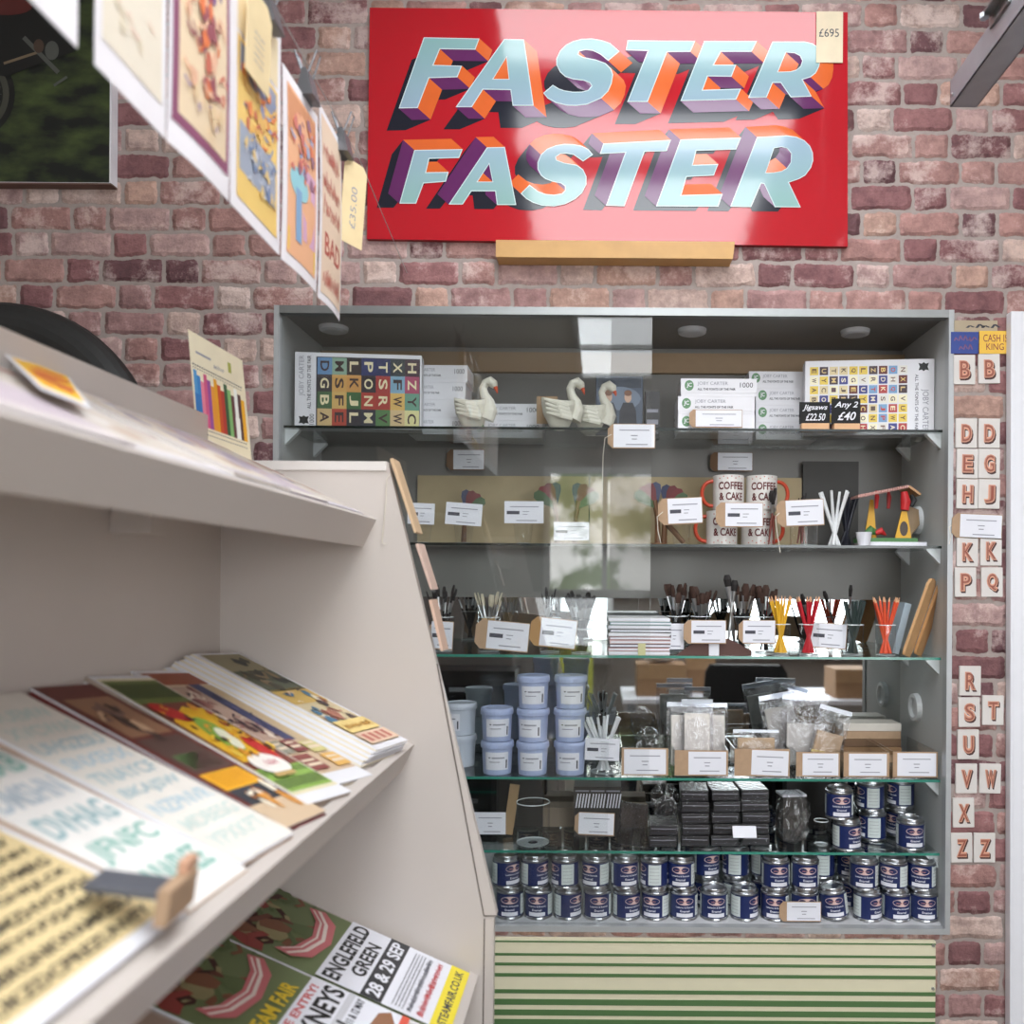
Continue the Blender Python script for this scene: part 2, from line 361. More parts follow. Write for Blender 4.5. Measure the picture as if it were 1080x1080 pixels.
z = lambda py: P(640, py, SY).z
ORG, PUR, NVY, EDGE = gloss(214, 100, 46), gloss(96, 40, 92), gloss(30, 32, 44), gloss(208, 222, 222)
L1 = letter_grad(z(115), z(40), (148, 170, 188), (134, 174, 174)); L2 = letter_grad(z(222), z(150), (140, 178, 172), (150, 174, 192))
def cv(pts, ox, oy): return [(ox+x/5.4, oy+y/5.4) for x, y in pts]
row1 = [('F', cv([(255,108),(572,115),(548,178),(347,175),(310,265),(472,270),(446,335),(285,340),(220,510),(112,512)],400,20), []),
 ('A', cv([(712,118),(825,120),(880,497),(760,497),(748,408),(592,405),(528,505),(436,505)],400,20), [cv([(725,220),(738,345),(650,345)],400,20)]),
 ('S', cv([(505,188),(450,140),(400,124),(350,115),(290,117),(240,130),(200,150),(165,185),(145,230),(145,265),(165,305),(195,332),(240,347),(300,354),(335,368),(345,385),(325,408),(290,417),(240,418),(190,410),(160,400),(125,378),(70,425),(95,455),(140,480),(200,495),(260,497),(320,490),(400,455),(440,415),(460,370),(468,320),(455,285),(425,255),(370,235),(295,220),(270,205),(275,188),(310,180),(350,184),(395,205),(440,242)],560,20), []),
 ('T', cv([(550,125),(935,128),(908,190),(775,192),(665,475),(548,475),(665,185),(540,182)],560,20), []),
 ('E', cv([(230,237),(530,237),(500,298),(325,298),(285,372),(412,372),(385,440),(250,438),(222,515),(440,508),(412,570),(95,578)],700,0), []),
 ('R', cv([(618,240),(800,240),(845,250),(875,270),(892,300),(893,330),(885,380),(865,420),(835,443),(790,457),(842,553),(722,557),(665,475),(620,475),(585,558),(480,560)],700,0), [cv([(695,302),(745,306),(775,322),(788,350),(778,380),(755,400),(720,410),(650,412)],700,0)])]
row2 = [('F', cv([(255,155),(530,150),(510,200),(340,205),(322,282),(450,280),(435,335),(308,345),(265,460),(170,460)],390,130), []),
 ('A', cv([(668,140),(770,138),(835,468),(725,468),(715,390),(580,390),(530,465),(450,465)],390,130), [cv([(680,235),(700,335),(615,335)],390,130)]),
 ('S', cv([(462,182),(435,150),(400,132),(350,122),(300,120),(250,128),(200,148),(165,180),(146,225),(146,265),(165,300),(190,320),(230,335),(280,345),(302,362),(302,385),(285,402),(240,410),(190,405),(150,390),(100,352),(50,402),(80,432),(120,455),(170,472),(240,476),(300,465),(360,435),(400,400),(424,350),(424,305),(405,265),(370,240),(300,228),(255,212),(250,195),(275,178),(310,175),(350,182),(405,220)],540,130), []),
 ('T', cv([(520,118),(905,98),(880,162),(755,165),(640,475),(535,472),(645,170),(500,178)],540,130), []),
 ('E', cv([(95,95),(440,85),(412,152),(185,160),(165,240),(310,235),(285,300),(130,308),(100,412),(335,405),(310,478),(-44,475)],700,130), []),
 ('R', cv([(530,82),(700,72),(755,80),(800,100),(832,132),(848,170),(850,215),(838,255),(805,300),(770,320),(712,340),(780,482),(632,480),(570,348),(555,345),(497,480),(378,478)],700,130), [cv([(628,145),(670,138),(702,146),(725,175),(722,225),(700,258),(670,275),(625,283),(580,285)],700,130)])]
def inset(pts, d):
    n = len(pts); A = sum(pts[i][0]*pts[(i+1) % n][1]-pts[(i+1) % n][0]*pts[i][1] for i in range(n)); s = 1 if A > 0 else -1; out = []
    for i in range(n):
        a, b, c = pts[i-1], pts[i], pts[(i+1) % n]
        def nrm(p, q):
            L = math.hypot(q[0]-p[0], q[1]-p[1]) or 1; return (-(q[1]-p[1])/L*s, (q[0]-p[0])/L*s)
        n1, n2 = nrm(a, b), nrm(b, c); k = 1+n1[0]*n2[0]+n1[1]*n2[1]; k = max(k, .35)
        out.append((b[0]+(n1[0]+n2[0])/k*d, b[1]+(n1[1]+n2[1])/k*d))
    return out
for row, off, shd, LM, rowname in ((row1, (13.5, 12), (-13, 23), L1, 0), (row2, (-12, -11), (-24, 4), L2, 1)):
    for nm, o_, hs in row:
        mb = MB(); ar = Art(mb, sp)
        loops = [o_]+list(hs)
        # cast shade, lowest layer
        ar.l = .0003
        li = .0003+(row.index((nm, o_, hs)))*.000004
        for dx, dy in (off, shd):
            ar.l = li; li += .00003; ar.poly([(x+dx, y+dy) for x, y in o_], NVY, [[(x+dx, y+dy) for x, y in h] for h in hs])
        for lp in loops:
            for i in range(len(lp)):
                a, b = lp[i], lp[(i+1) % len(lp)]
                li += .000011; mb.add([sp(a[0]+off[0], a[1]+off[1], li), sp(b[0]+off[0], b[1]+off[1], li), sp(b[0]+shd[0], b[1]+shd[1], li), sp(a[0]+shd[0], a[1]+shd[1], li)], [(0, 1, 2, 3)], NVY)
        # oblique sides of the block letter
        for j, lp in enumerate(loops):
            n = len(lp); A = sum(lp[i][0]*lp[(i+1) % n][1]-lp[(i+1) % n][0]*lp[i][1] for i in range(n)); s = (1 if A > 0 else -1)*(1 if j == 0 else -1)
            for i in range(n):
                a, b = lp[i], lp[(i+1) % n]; nx, ny = (b[1]-a[1])*s, -(b[0]-a[0])*s
                if nx*off[0]+ny*off[1] <= 0: continue
                if rowname == 0: mt = ORG if nx/ (math.hypot(nx, ny) or 1) > .55 else PUR
                else: mt = ORG if ny/(math.hypot(nx, ny) or 1) < -.62 else PUR
                mb.add([sp(a[0], a[1], .0020), sp(b[0], b[1], .0020), sp(b[0]+off[0], b[1]+off[1], .0013), sp(a[0]+off[0], a[1]+off[1], .0013)], [(0, 1, 2, 3)], mt)
        ar.l = .0022; ar.poly(o_, EDGE, hs)
        ar.l = .0025; ar.poly(inset(o_, .9), LM, [inset(h, -.7) for h in hs])
        mb.build('painted_letter', sg)
v = [P(523, 253, 1.93), P(775, 255, 1.93), P(773, 273, 1.93), P(523, 271, 1.93)]
lg = tag(None or (lambda m_: (m_.prism([v[0], v[1], v[2], v[3]], (0, .048, 0), WOOD), m_.build('wooden_batten', bevel=.003))[1])(MB()), 'short pine batten under the red sign holding it up', 'ledge')
# swing price tag on the sign
def card_on(px0, py0, px1, py1, y, label, name='price_tag', cat='price tag', mt=None, th=.0012, rot=0, txt=(), group=None, mid=None):
    c = P((px0+px1)/2, (py0+py1)/2, y); w = (px1-px0)*y/900; h = (py1-py0)*y/900
    mb = MB(); mb.box(-w/2, w/2, 0, th, -h/2, h/2, mt or CREAMP)
    ar = Art(mb, lambda x, q, l: V((-w/2+x*w, -l, -h/2+q*h)))
    for s, a, b, c_, d, m_ in txt:
        if s: ar.text(s, a, b, c_, d, m_)
        else: ar.scrib(a, b, c_, d, m_, 11)
    o = mb.build(name); o.matrix_world = T(c.x, c.y, c.z, ry=rot); return tag(o, label, cat, group), ar
card_on(861, 12, 889, 66, SY-.004, 'cream swing tag priced in pencil on the corner of the red sign', mt=mat(224, 208, 180, .7), txt=[('£695', .1, .5, .85, .66, INK)])

# ================================================================ THINGS IN THE CABINET
def at(px, y, zz, py=None):        # stands on level zz, seen at column px
    py = py or 615+(EYE-zz)*900/y
    return V((P(px, py, y).x, y, zz))
def wd(px, y): return px*y/900
def tag_lines(ar, a=.12, code=True):
    ar.rect(.14, .72, .86, .76, INKL)
    if code: ar.rect(.06, .42, .38, .56, INK); ar.rect(.46, .52, .62, .55, INKL); ar.rect(.46, .40, .58, .43, INKL)
    else: ar.rect(.42, .5, .58, .54, INKL); ar.rect(.44, .36, .56, .40, INKL)
    ar.rect(.3, .14, .82, .18, INKL)
def swing_tag(px0, py0, px1, py1, y, label, kraft=.24, rot=0, code=True, group='kraft and white price tags', string=None, lean=0, kt=None):
    """white printed label on a kraft card whose punched end shows at the left"""
    c = P((px0+px1)/2, (py0+py1)/2, y); w = wd(px1-px0, y); h = wd(py1-py0, y)
    t_ = thing('price_tag', label, 'price tag', T(c.x, c.y, c.z, ry=R(rot), rx=R(lean)), group)
    if kraft: 
        e = w*kraft; c_ = h*.2
        mb = MB(); mb.prism([(-w/2, 0, -h/2+c_), (-w/2+c_, 0, -h/2), (w/2, 0, -h/2), (w/2, 0, h/2), (-w/2+c_, 0, h/2), (-w/2, 0, h/2-c_)], (0, .0012, 0), kt or KRAFT); mb.build('kraft_card', t_)
    else: e = 0
    x0 = -w/2+e; mb = MB(); mb.box(x0, w/2-.0015, -.0008, -.0001, -h/2+.0025, h/2-.0015, LABEL)
    W_ = w-e; ar = Art(mb, lambda x, q, l: V((x0+x*W_, -.0008-l, -h/2+q*h))); tag_lines(ar, code=code); mb.build('printed_label', t_)
    if string:
        q = t_.matrix_world.inverted(); mb = MB(); mb.tube([q @ P(a, b, y_) for a, b, y_ in string], .0011, STRING, 5); mb.build('string', t_, smooth=True)
    return t_
# ---- price tags hanging on or standing along each shelf
Yt = 2.006
swing_tag(641, 447, 691, 473, Yt, 'kraft tag with white label hanging over the top shelf edge beside the swans', .12, code=False, string=[(645, 458, Yt), (638, 462, Yt), (636, 480, Yt), (635, 520, Yt)])
swing_tag(727, 432, 783, 451, 2.04, 'kraft tag with white label in front of the short pile of white puzzle boxes', .12, code=False)
swing_tag(430, 530, 459, 554, 2.03, 'white label tag against the first glass beside the tan shop fitting, second shelf', 0, 2)
swing_tag(470, 530, 509, 555, 2.03, 'white label tag below the small dark red painted toy on the second shelf', 0, 4)
swing_tag(532, 528, 574, 553, 2.03, 'white label tag between the lone red toy and the two fan toys', 0, 0)
swing_tag(584, 550, 622, 571, 2.03, 'low white label tag under the pair of dark fan toys', 0, 0)
swing_tag(694, 525, 741, 553, 2.03, 'kraft tag with white label touching the handle of the coffee mugs', .22, -3, string=[(699, 540, 2.027), (693, 545, 2.02), (694, 560, 2.02), (697, 573, 2.02)])
swing_tag(755, 530, 805, 556, 2.03, 'kraft tag with white label in front of the coffee mugs', .2, 0)
swing_tag(819, 527, 869, 555, 2.03, 'kraft tag with white label in front of the brush jar right of the mugs', .2, -3, string=[(822, 541, 2.026), (818, 545, 2.02), (819, 558, 2.02), (823, 583, 2.008)])
swing_tag(471, 474, 511, 496, 2.27, 'dark backed label card at the rear of the second shelf, left side', .18, code=False, kt=KRAFTD)
swing_tag(749, 477, 794, 497, 2.27, 'dark backed label card at the rear of the second shelf above the mugs', .18, code=False, kt=KRAFTD)
swing_tag(452, 655, 478, 685, 2.03, 'white label tag of the leftmost brush jar on the third shelf', .1, 3)
swing_tag(501, 655, 558, 686, 2.03, 'kraft tag with white label in front of the pale brushes, third shelf', .22, 5)
swing_tag(559, 652, 608, 683, 2.03, 'kraft tag with white label between the pale and the black brushes', .22, 6, kt=mat(176, 134, 84, .8))
swing_tag(699, 657, 722, 686, 2.05, 'white label tag just right of the pile of booklets', 0)
swing_tag(721, 654, 766, 679, 2.022, 'kraft tag with white label on the brush jar above the folded brown card', .18)
swing_tag(779, 654, 818, 679, 2.022, 'kraft tag with white label left of the yellow sticks', .12)
swing_tag(852, 657, 893, 684, 2.06, 'white label tag between the red and the dark sticks', .08, 4)
swing_tag(617, 778, 654, 803, 2.035, 'white label band round the jar of white sticks', 0, 2)
# ---- jigsaw boxes
def puzzle_face(ar, x0, x1, y0, y1, nc, nr, pal, gap, letters, rot):
    cw = (x1-x0)/nc; ch = (y1-y0)/nr
    for i in range(nc):
        for j in range(nr):
            c_ = random.choice(pal) if len(pal) != 28 else pal[i*4+j]; a = x0+i*cw+gap*cw; b = y0+j*ch+gap*ch; e = x0+(i+1)*cw-gap*cw; f_ = y0+(j+1)*ch-gap*ch
            ar.rect(a, b, e, f_, c_[0])
            ar.l += .0003; L_ = letters[(i*nr+j) % len(letters)]
            ar.text(L_, a+cw*.2, b+ch*.2, e-cw*.2, f_-ch*.2, c_[1], .02, rot=rot); ar.l -= .0003
def gm(*c): return mat(*c, .5, var=.02, name='printed_colour')
PAL1 = [(gm(62, 52, 56), gm(232, 220, 170)), (gm(208, 168, 96), gm(70, 50, 50)), (gm(168, 66, 52), gm(240, 225, 190)), (gm(72, 112, 70), gm(210, 190, 120)), (gm(52, 62, 110), gm(220, 225, 240)), (gm(130, 168, 192), gm(190, 90, 60)), (gm(228, 214, 160), gm(150, 60, 60)), (gm(56, 48, 62), gm(236, 236, 230)), (gm(206, 178, 120), gm(60, 80, 60))]
PAL2 = [(gm(222, 204, 160), gm(90, 70, 60)), (gm(228, 198, 84), gm(90, 50, 40)), (gm(100, 40, 40), gm(232, 200, 120)), (gm(60, 62, 130), gm(230, 220, 200)), (gm(178, 60, 62), gm(240, 225, 190)), (gm(226, 222, 214), gm(120, 90, 80)), (gm(70, 50, 58), gm(220, 190, 130)), (gm(120, 160, 200), gm(190, 70, 60)), (gm(240, 232, 200), gm(90, 60, 70))]
GREENL = gm(96, 140, 100); LT, DKL = gm(232, 220, 180), gm(66, 46, 46)
GRID = []
for col_ in (((206,178,128),0),((72,100,66),1),((58,50,54),1),((104,144,186),0),((176,74,56),0),((208,172,104),0),((206,160,92),0),((140,170,150),0),((52,46,54),1),((62,100,60),1),((204,150,84),0),((56,46,46),1),((50,48,62),1),((168,62,50),1),((54,44,50),1),((48,54,104),1),((84,122,74),0),((164,58,50),1),((160,56,52),1),((44,50,96),1),((206,180,136),0),((214,176,100),0),((128,166,190),0),((54,62,66),1),((212,206,150),0),((104,150,130),0),((168,74,104),1),((66,42,54),1)):
    GRID.append((gm(*col_[0]), LT if col_[1] else DKL))
def picture_box(px0, px1, h, y, rz, label, left, cols):
    o = at(px0, y, ZS[1]); w = wd(px1-px0, y); t_ = thing('puzzle_box', label, 'jigsaw puzzle', T(o.x, o.y, o.z, rz), 'boxed jigsaw puzzles')
    mb = MB(); mb.box(0, w, 0, .05, 0, h, WHITE); mb.build('box_body', t_, bevel=.001)
    mb = MB(); mb.box(-.0006, w+.0006, -.0008, .038, -.0 + .0003, h+.0006, WHITE)
    ar = Art(mb, lambda x, q, l: V((x*w, -.0008-l, q*h)), .0003)
    if left:
        ar.rect(.165, .02, .99, .95, gm(52, 46, 56)); ar.up(); puzzle_face(ar, .175, .985, .03, .94, 7, 4, GRID, 0, 'ABGDEFSMLJKLMNOPVRSTWWFXCYZH', -90)
        ar.text('JOBY CARTER', .03, .42, .08, .96, INKL, rot=90); ar.text('ALL THE FONTS OF THE FAIR', .095, .25, .125, .96, INK, .01, rot=90)
        ar.poly([(.03, .05), (.055, .06), (.07, .04), (.085, .06), (.11, .05), (.1, .1), (.11, .15), (.085, .14), (.07, .16), (.055, .14), (.03, .15), (.04, .1)], BLACK)
        ar.text('1000', .115, .04, .15, .18, INK, rot=90)
    else:
        puzzle_face(ar, .03, .8, .03, .93, 10, 7, PAL2, .07, 'SKDBAWEGQHOCYUVLXNIMTRZFPJ', -90)
        ar.text('JOBY CARTER', .9, .03, .96, .6, INKL, rot=-90); ar.text('ALL THE FONTS OF THE FAIR', .855, .04, .88, .8, INK, .01, rot=-90)
        ar.poly([(.88, .85), (.905, .86), (.92, .84), (.935, .86), (.96, .85), (.95, .9), (.96, .95), (.935, .94), (.92, .96), (.905, .94), (.88, .95), (.89, .9)], BLACK)
    mb.build('printed_lid', t_); return t_
picture_box(311, 442, .179, 2.035, R(5), 'large jigsaw box with dark multicoloured letter grid at the left end of the top shelf', True, PAL1)
picture_box(849, 980, .182, 2.10, R(-6), 'large jigsaw box with small bright letter squares at the right end of the top shelf', False, PAL2)

def side_box(x0, x1, k, y, z0, label, full=True, logo=True, rz=0, hh=.0425):
    o = at(x0, y, z0); w = wd(x1-x0, y); t_ = thing('puzzle_box', label, 'jigsaw puzzle', T(o.x, y, z0, R(rz)), 'boxed jigsaw puzzles')
    mb = MB(); mb.box(0.001, w-.001, .001, .10, 0, hh*.98, WHITE); mb.build('box_body', t_)
    mb = MB(); mb.box(0, w, 0, .1015, hh*.2, hh, WHITE); ar = Art(mb, lambda x, q, l: V((x*w, -l, q*hh)), .0004)
    s = .05
    if logo: ar.ell(.11, .6, .011/w, .3, GREENL); ar.up(); ar.text('JC', .075, .45, .145, .75, LABEL, .02); s = .22
    ar.text('JOBY CARTER', s, .58, min(s+.4, .92), .82, INKL); ar.text('ALL THE FONTS OF THE FAIR', s, .33, min(s+.5, .95), .46, INK, .02)
    if full: ar.text('1000', .78, .5, .95, .78, INK)
    mb.build('printed_lid', t_); return t_
pos = ['bottom', 'second', 'third', 'top']
for k in range(4): side_box(430+(k % 2), 491+2*(k % 2), k, 2.12, ZS[1]+k*.0432, 'white puzzle box, %s of the pile of four beside the dark letter grid box' % pos[k], True, False)
for k in range(2): side_box(498, 572, k, 2.16, ZS[1]+k*.0432, 'white puzzle box, %s of the pair piled behind the single swan' % ('lower', 'upper')[k], True, True)
for k in range(3): side_box(715+(3 if k == 2 else 0), 796+(2 if k == 2 else 0), k, 2.06, ZS[1]+k*.0432, 'white puzzle box, %s of the short pile of three' % ('bottom', 'middle', 'top')[k], k == 2, True)
for k in range(4): side_box(797-(7 if k == 3 else 0), 862-(7 if k == 3 else 0), k, 2.16, ZS[1]+k*.0432, 'white puzzle box, %s of the pile of four beside the bright letter grid box' % pos[k], False, True)
CHALK = mat(24, 24, 26, .8, name='chalkboard'); PALEW = mat(218, 172, 130, .6, name='pale_wood')
for (a, b, c, d, rz, tx, lb) in ((843, 419, 875, 450, -2, ('Jigsaws', '£22.50'), 'chalkboard tag reading Jigsaws £22.50 on a wooden foot'), (877, 415, 907, 450, -2, ('Any 2', '£40'), 'chalkboard tag reading Any 2 £40 on a wooden foot')):
    y = 2.045; o = at((a+c)/2, y, ZS[1]); w = wd(c-a, y); h = wd(d-b, y)
    t_ = thing('chalkboard_tag', lb, 'price sign', T(o.x, y, o.z, R(rz))); mb = MB(); mb.box(-w*.45, w*.45, -.012, .012, 0, .018, PALEW); mb.build('foot', t_, bevel=.001)
    mb = MB(); mb.box(-w/2, w/2, -.0015, .0015, .018, h, CHALK); ar = Art(mb, lambda x, q, l: V((-w/2+x*w, -.0015-l, .018+q*(h-.018)))); 
    ar.text(tx[0], .1, .58, .92, .88, LABEL, .015, .3); ar.text(tx[1], .2, .15, .85, .48, LABEL, .015, .3); mb.build('board', t_)
# ---- swans
SWAN = mat(214, 210, 196, .4, var=.03, name='cream_porcelain')
def swan(px, y, s, rz, label, beakred=True):
    o = at(px, y, ZS[1]); t_ = thing('swan_ornament', label, 'ornament', T(o.x, y, o.z, rz) @ MX.Scale(s, 4), 'cream swan planters')
    mb = MB(); seg = 24; vs = []; fs = []                   # hollow boat-shaped body, tail raised at the left
    rings = [(.0, .30, .16), (.012, .62, .48), (.04, .93, .85), (.065, 1, 1), (.078, .98, .95), (.074, .86, .8), (.05, .7, .6)]
    for zz, fx, fy in rings:
        for k in range(seg):
            a = 2*math.pi*k/seg; x = .047*fx*math.cos(a); yy = .036*fy*math.sin(a)
            tail = max(0, -math.cos(a))**2*.012*(zz/.078); vs.append((x-tail*.5, yy, zz+tail+max(0, math.cos(a))**4*.012*(zz/.078)))
    for j in range(len(rings)-1):
        for k in range(seg): a = j*seg+k; b = j*seg+(k+1) % seg; fs.append((a, b, b+seg, a+seg))
    fs.append(tuple(range(seg-1, -1, -1))); fs.append(tuple((len(rings)-1)*seg+k for k in range(seg))); mb.add(vs, fs, SWAN)
    pts = [(.040, 0, .030), (.050, 0, .055), (.046, 0, .080), (.034, 0, .100), (.030, 0, .118), (.037, 0, .133), (.050, 0, .138), (.060, 0, .130), (.064, 0, .122)]
    mb.tube(pts, [.022, .021, .016, .0125, .0115, .012, .0145, .013, .008], SWAN, 14); mb.build('swan_body', t_, smooth=True)
    for sd in (-1, 1):
        mb = MB(); 
        for q in range(4): mb.tube([(.030-q*.004, sd*.034, .030+q*.010), (0-q*.004, sd*.037, .036+q*.011), (-.040-q*.002, sd*.024, .044+q*.012)], [.009, .009, .003], SWAN, 8, flat=.5)
        mb.build('wing', t_, smooth=True)
    mb = MB(); mb.tube([(.061, 0, .128), (.067, 0, .118), (.071, 0, .104)], [.006, .0055, .001], mat(206, 86, 50, .4, name='orange_beak'), 10); mb.build('beak', t_, smooth=True)
    mb = MB(); 
    for sd in (-1, 1): mb.tube([(.055, sd*.0085, .134), (.055, sd*.012, .134)], .0022, BLACK, 8)
    mb.build('eye', t_)
swan(498, 2.055, .85, 0, 'cream porcelain swan with orange beak standing alone left of the pair')
swan(590, 2.055, .86, R(12), 'cream porcelain swan, left one of the pair with orange beaks')
swan(623, 2.125, .90, R(-4), 'cream porcelain swan, right one of the pair beside the dark blue case')
tag_, ar = card_on(566, 418, 588, 447, 2.10, 'small brown swing tag leaning behind the left swan of the pair', mt=mat(170, 142, 112, .8), txt=[(None, .3, .35, .7, .6, INK)])
# ---- dark case with two figures, dark box
o = at(653, 2.12, ZS[1]); w = wd(50, 2.12); h = wd(63, 2.12); t_ = thing('film_case', 'dark blue picture case with two figures standing beside the swans', 'case', T(o.x, 2.12, o.z, R(2)))
mb = MB(); mb.box(-w/2, w/2, 0, .014, 0, h, mat(40, 46, 58, .3)); mb.build('case_body', t_, bevel=.001)
mb = MB(); mb.box(-w/2+.002, w/2-.002, -.0006, 0, .002, h-.002, gm(66, 78, 96)); ar = Art(mb, lambda x, q, l: V((-w/2+x*w, -.0006-l, q*h)))
ar.rect(.04, .8, .96, .97, gm(44, 52, 66)); ar.rect(.04, .04, .96, .2, gm(70, 80, 96)); ar.up(); ar.ell(.5, .62, .5*.9, .2, gm(104, 116, 134)); ar.up()
for cx, cc in ((.27, gm(36, 40, 50)), (.68, gm(30, 32, 42))):
    ar.poly([(cx-.2, .05), (cx-.17, .42), (cx-.1, .55), (cx+.1, .55), (cx+.17, .42), (cx+.2, .05)], cc); ar.up(); ar.ell(cx, .64, .075, .09, gm(190, 156, 136)); ar.up(); ar.ell(cx, .71, .08, .05, gm(110, 70, 46)); ar.up()
mb.build('printed_cover', t_)
o = at(688, 2.16, ZS[1]); w = wd(15, 2.16); h = wd(50, 2.16); t_ = thing('cassette_box', 'narrow black box with pale stripes between the picture case and puzzles', 'box', T(o.x, 2.16, o.z))
mb = MB(); mb.box(-w/2, w/2, 0, .03, 0, h, mat(34, 32, 34, .4)); ar = Art(mb, lambda x, q, l: V((-w/2+x*w, -l, q*h))); ar.rect(.1, .55, .9, .62, INKL); ar.rect(.1, .3, .9, .4, INKL); ar.rect(.1, .1, .9, .2, INKL); mb.build('box_body', t_)
# ---- second shelf
BEIGE = mat(172, 154, 122, .7, name='beige_board')
a = at(440, 2.268, ZS[2]); b = at(845, 2.268, ZS[2]); mb = MB(); mb.box(a.x, a.x+.455, 2.268, 2.276, ZS[2], ZS[2]+.19, BEIGE); tag(mb.build('backing_board'), 'beige board standing against the back of the second shelf, left part', 'board', 'beige boards behind the second shelf')
mb = MB(); mb.box(a.x+.458, b.x, 2.268, 2.276, ZS[2], ZS[2]+.19, BEIGE); tag(mb.build('backing_board'), 'beige board standing against the back of the second shelf behind the mugs', 'board', 'beige boards behind the second shelf')
mb = MB(); q = at(905, 2.27, ZS[2]); mb.box(b.x+.004, q.x, 2.27, 2.278, ZS[2], ZS[2]+.235, mat(66, 64, 62, .6)); tag(mb.build('backing_board'), 'dark grey board behind the white sticks on the second shelf', 'board')
def tumbler(name, r0, r1, h, label, M, cat='glass', group='clear glasses and jars', th=.0018):
    t_ = thing(name, label, cat, M, group); mb = MB()
    mb.lathe([(.001, .0015), (r0-.002, .0015), (r0, .0), (r1, h)], JARG, 24); mb.build('glass_wall', t_, smooth=True)
    mb = MB(); mb.lathe([(r1-th-.0003, h-.0012), (r1-th/2, h+.0006), (r1+.0003, h-.0012)], mat(210, 216, 218, .15, name='glass_rim'), 24)
    mb.lathe([(r0*.3, .0015), (r0-.001, .0008), (r0+.0005, .003)], mat(196, 204, 206, .15, name='glass_rim2'), 24); mb.build('thick_rim', t_, smooth=True); return t_
for px, lb in ((445, 'clear shot glass behind the label tag nearest the tan shop fitting'), (489, 'clear shot glass under the lone dark red toy'), (552, 'clear shot glass behind the middle label tag on the second shelf'), (718, 'clear shot glass with coloured pattern left of the coffee mugs')):
    o = at(px, 2.075, ZS[2]); g_ = tumbler('shot_glass', .018, .026, .062, lb, T(o.x, o.y, o.z))
o = at(848, 2.075, ZS[2]); tumbler('glass_jar', .033, .035, .105, 'clear glass jar behind the tag right of the coffee mugs', T(o.x, o.y, o.z), 'jar')
# carved toys: stem with painted fan wings
FAN = [gm(62, 84, 50), gm(104, 20, 26), gm(96, 18, 24), gm(40, 46, 78)]
def fan_toy(px, y, s, rz, label, flip=1, n=5):
    o = at(px, y, ZS[2]); t_ = thing('painted_toy', label, 'toy', T(o.x, y, o.z, rz) @ MX.Scale(s, 4), 'carved painted fan toys')
    mb = MB(); mb.tube([(0, 0, 0), (.002*flip, 0, .06), (.008*flip, 0, .095)], [.007, .005, .006], mat(112, 78, 52, .5, name='dark_wood'), 10); mb.lathe([(.001, 0), (.017, 0), (.017, .006), (.001, .008)], mat(126, 88, 58, .5), 16); mb.build('stem', t_, smooth=True)
    n = 4
    for k in range(n):
        a = R(34+k*19); d = V((math.cos(a)*flip, 0, math.sin(a))); nrm = V((-d.z, 0, d.x)); b0 = V((.006*flip, 0, .082+.0)); c = FAN[k % 4]
        mb = MB(); L_ = .05; pts = [b0-nrm*.004, b0+d*L_*.7-nrm*.012, b0+d*L_*.95-nrm*.010, b0+d*L_*1.05, b0+d*L_*.95+nrm*.010, b0+d*L_*.7+nrm*.012, b0+nrm*.004]
        mb.prism([p_+V((0, -.004+k*.0022, 0)) for p_ in pts], (0, .002, 0), c); mb.build('fan_wing', t_)
fan_toy(489, 2.15, 1.05, R(10), 'small carved toy with dark red wings behind the tag, left on the second shelf', 1)
fan_toy(588, 2.15, 1.2, 0, 'carved toy with blue and red fan wings facing left, behind the reflection', -1)
fan_toy(606, 2.16, 1.2, 0, 'carved toy with red and green fan wings facing right, left pair', 1)
fan_toy(694, 2.13, 1.2, R(5), 'carved toy with dark blue and red fan wings left of the mugs', -1)
fan_toy(700, 2.185, 1.2, R(-5), 'carved toy with red and green fan wings beside the mug handle', 1)
o = at(706, 2.06, ZS[2]); mb = MB(); mb.tube([(-.022, 0, .075), (.0, 0, .045), (.035, 0, .006)], [.005, .007, .006], mat(104, 78, 58, .6, name='twig'), 8); ob = mb.build('wooden_stick', smooth=True); ob.matrix_world = T(o.x, o.y, o.z); tag(ob, 'bent brown wooden stick leaning beside the patterned shot glass', 'stick')
# mugs
MUGW = mat(216, 212, 208, .25, name='mug_glaze'); MUGR = mat(186, 66, 40, .3, name='orange_handle'); MUGT = mat(96, 34, 34, .4, name='mug_lettering')
def mug(px, py_dummy, y, z0, side, rz, label, r=.0385, h=.087):
    o = at(px, y, z0); t_ = thing('coffee_mug', label, 'mug', T(o.x, y, z0, rz), 'coffee and cake mugs')
    mb = MB(); mb.lathe([(.001, .002), (r*.9, 0), (r, .004), (r, h), (r-.003, h+.0005), (r-.0035, .006), (.001, .006)], MUGW, 32); mb.build('mug_body', t_, smooth=True)
    mb = MB(); pts = [(side*(r-.003+.030*math.sin(math.pi*q/12)**.8), 0, h*(.5+.36*math.cos(math.pi*q/12))) for q in range(13)]
    mb.M = MX.Rotation(-rz, 4, 'Z'); mb.tube(pts, .0048, MUGR, 12); mb.build('handle', t_, smooth=True)
    mb = MB(); ar = Art(mb, lambda x, q, l: V(((r+.0002+l)*math.sin(x/r), -(r+.0002+l)*math.cos(x/r), q)))
    ar.text('COFFEE', -.033, h*.58, .033, h*.80, MUGT, .03); ar.text('& CAKE', -.031, h*.28, .031, h*.50, MUGT, .03)
    for k in range(7): ar.ell(-.03+k*.01, h*(.9+(k % 2)*.05), .0015, .0015, MUGR, 8)
    for k in range(7): ar.ell(-.03+k*.01, h*(.1+(k % 2)*.05), .0015, .0015, MUGR, 8)
    mb.build('lettering', t_)
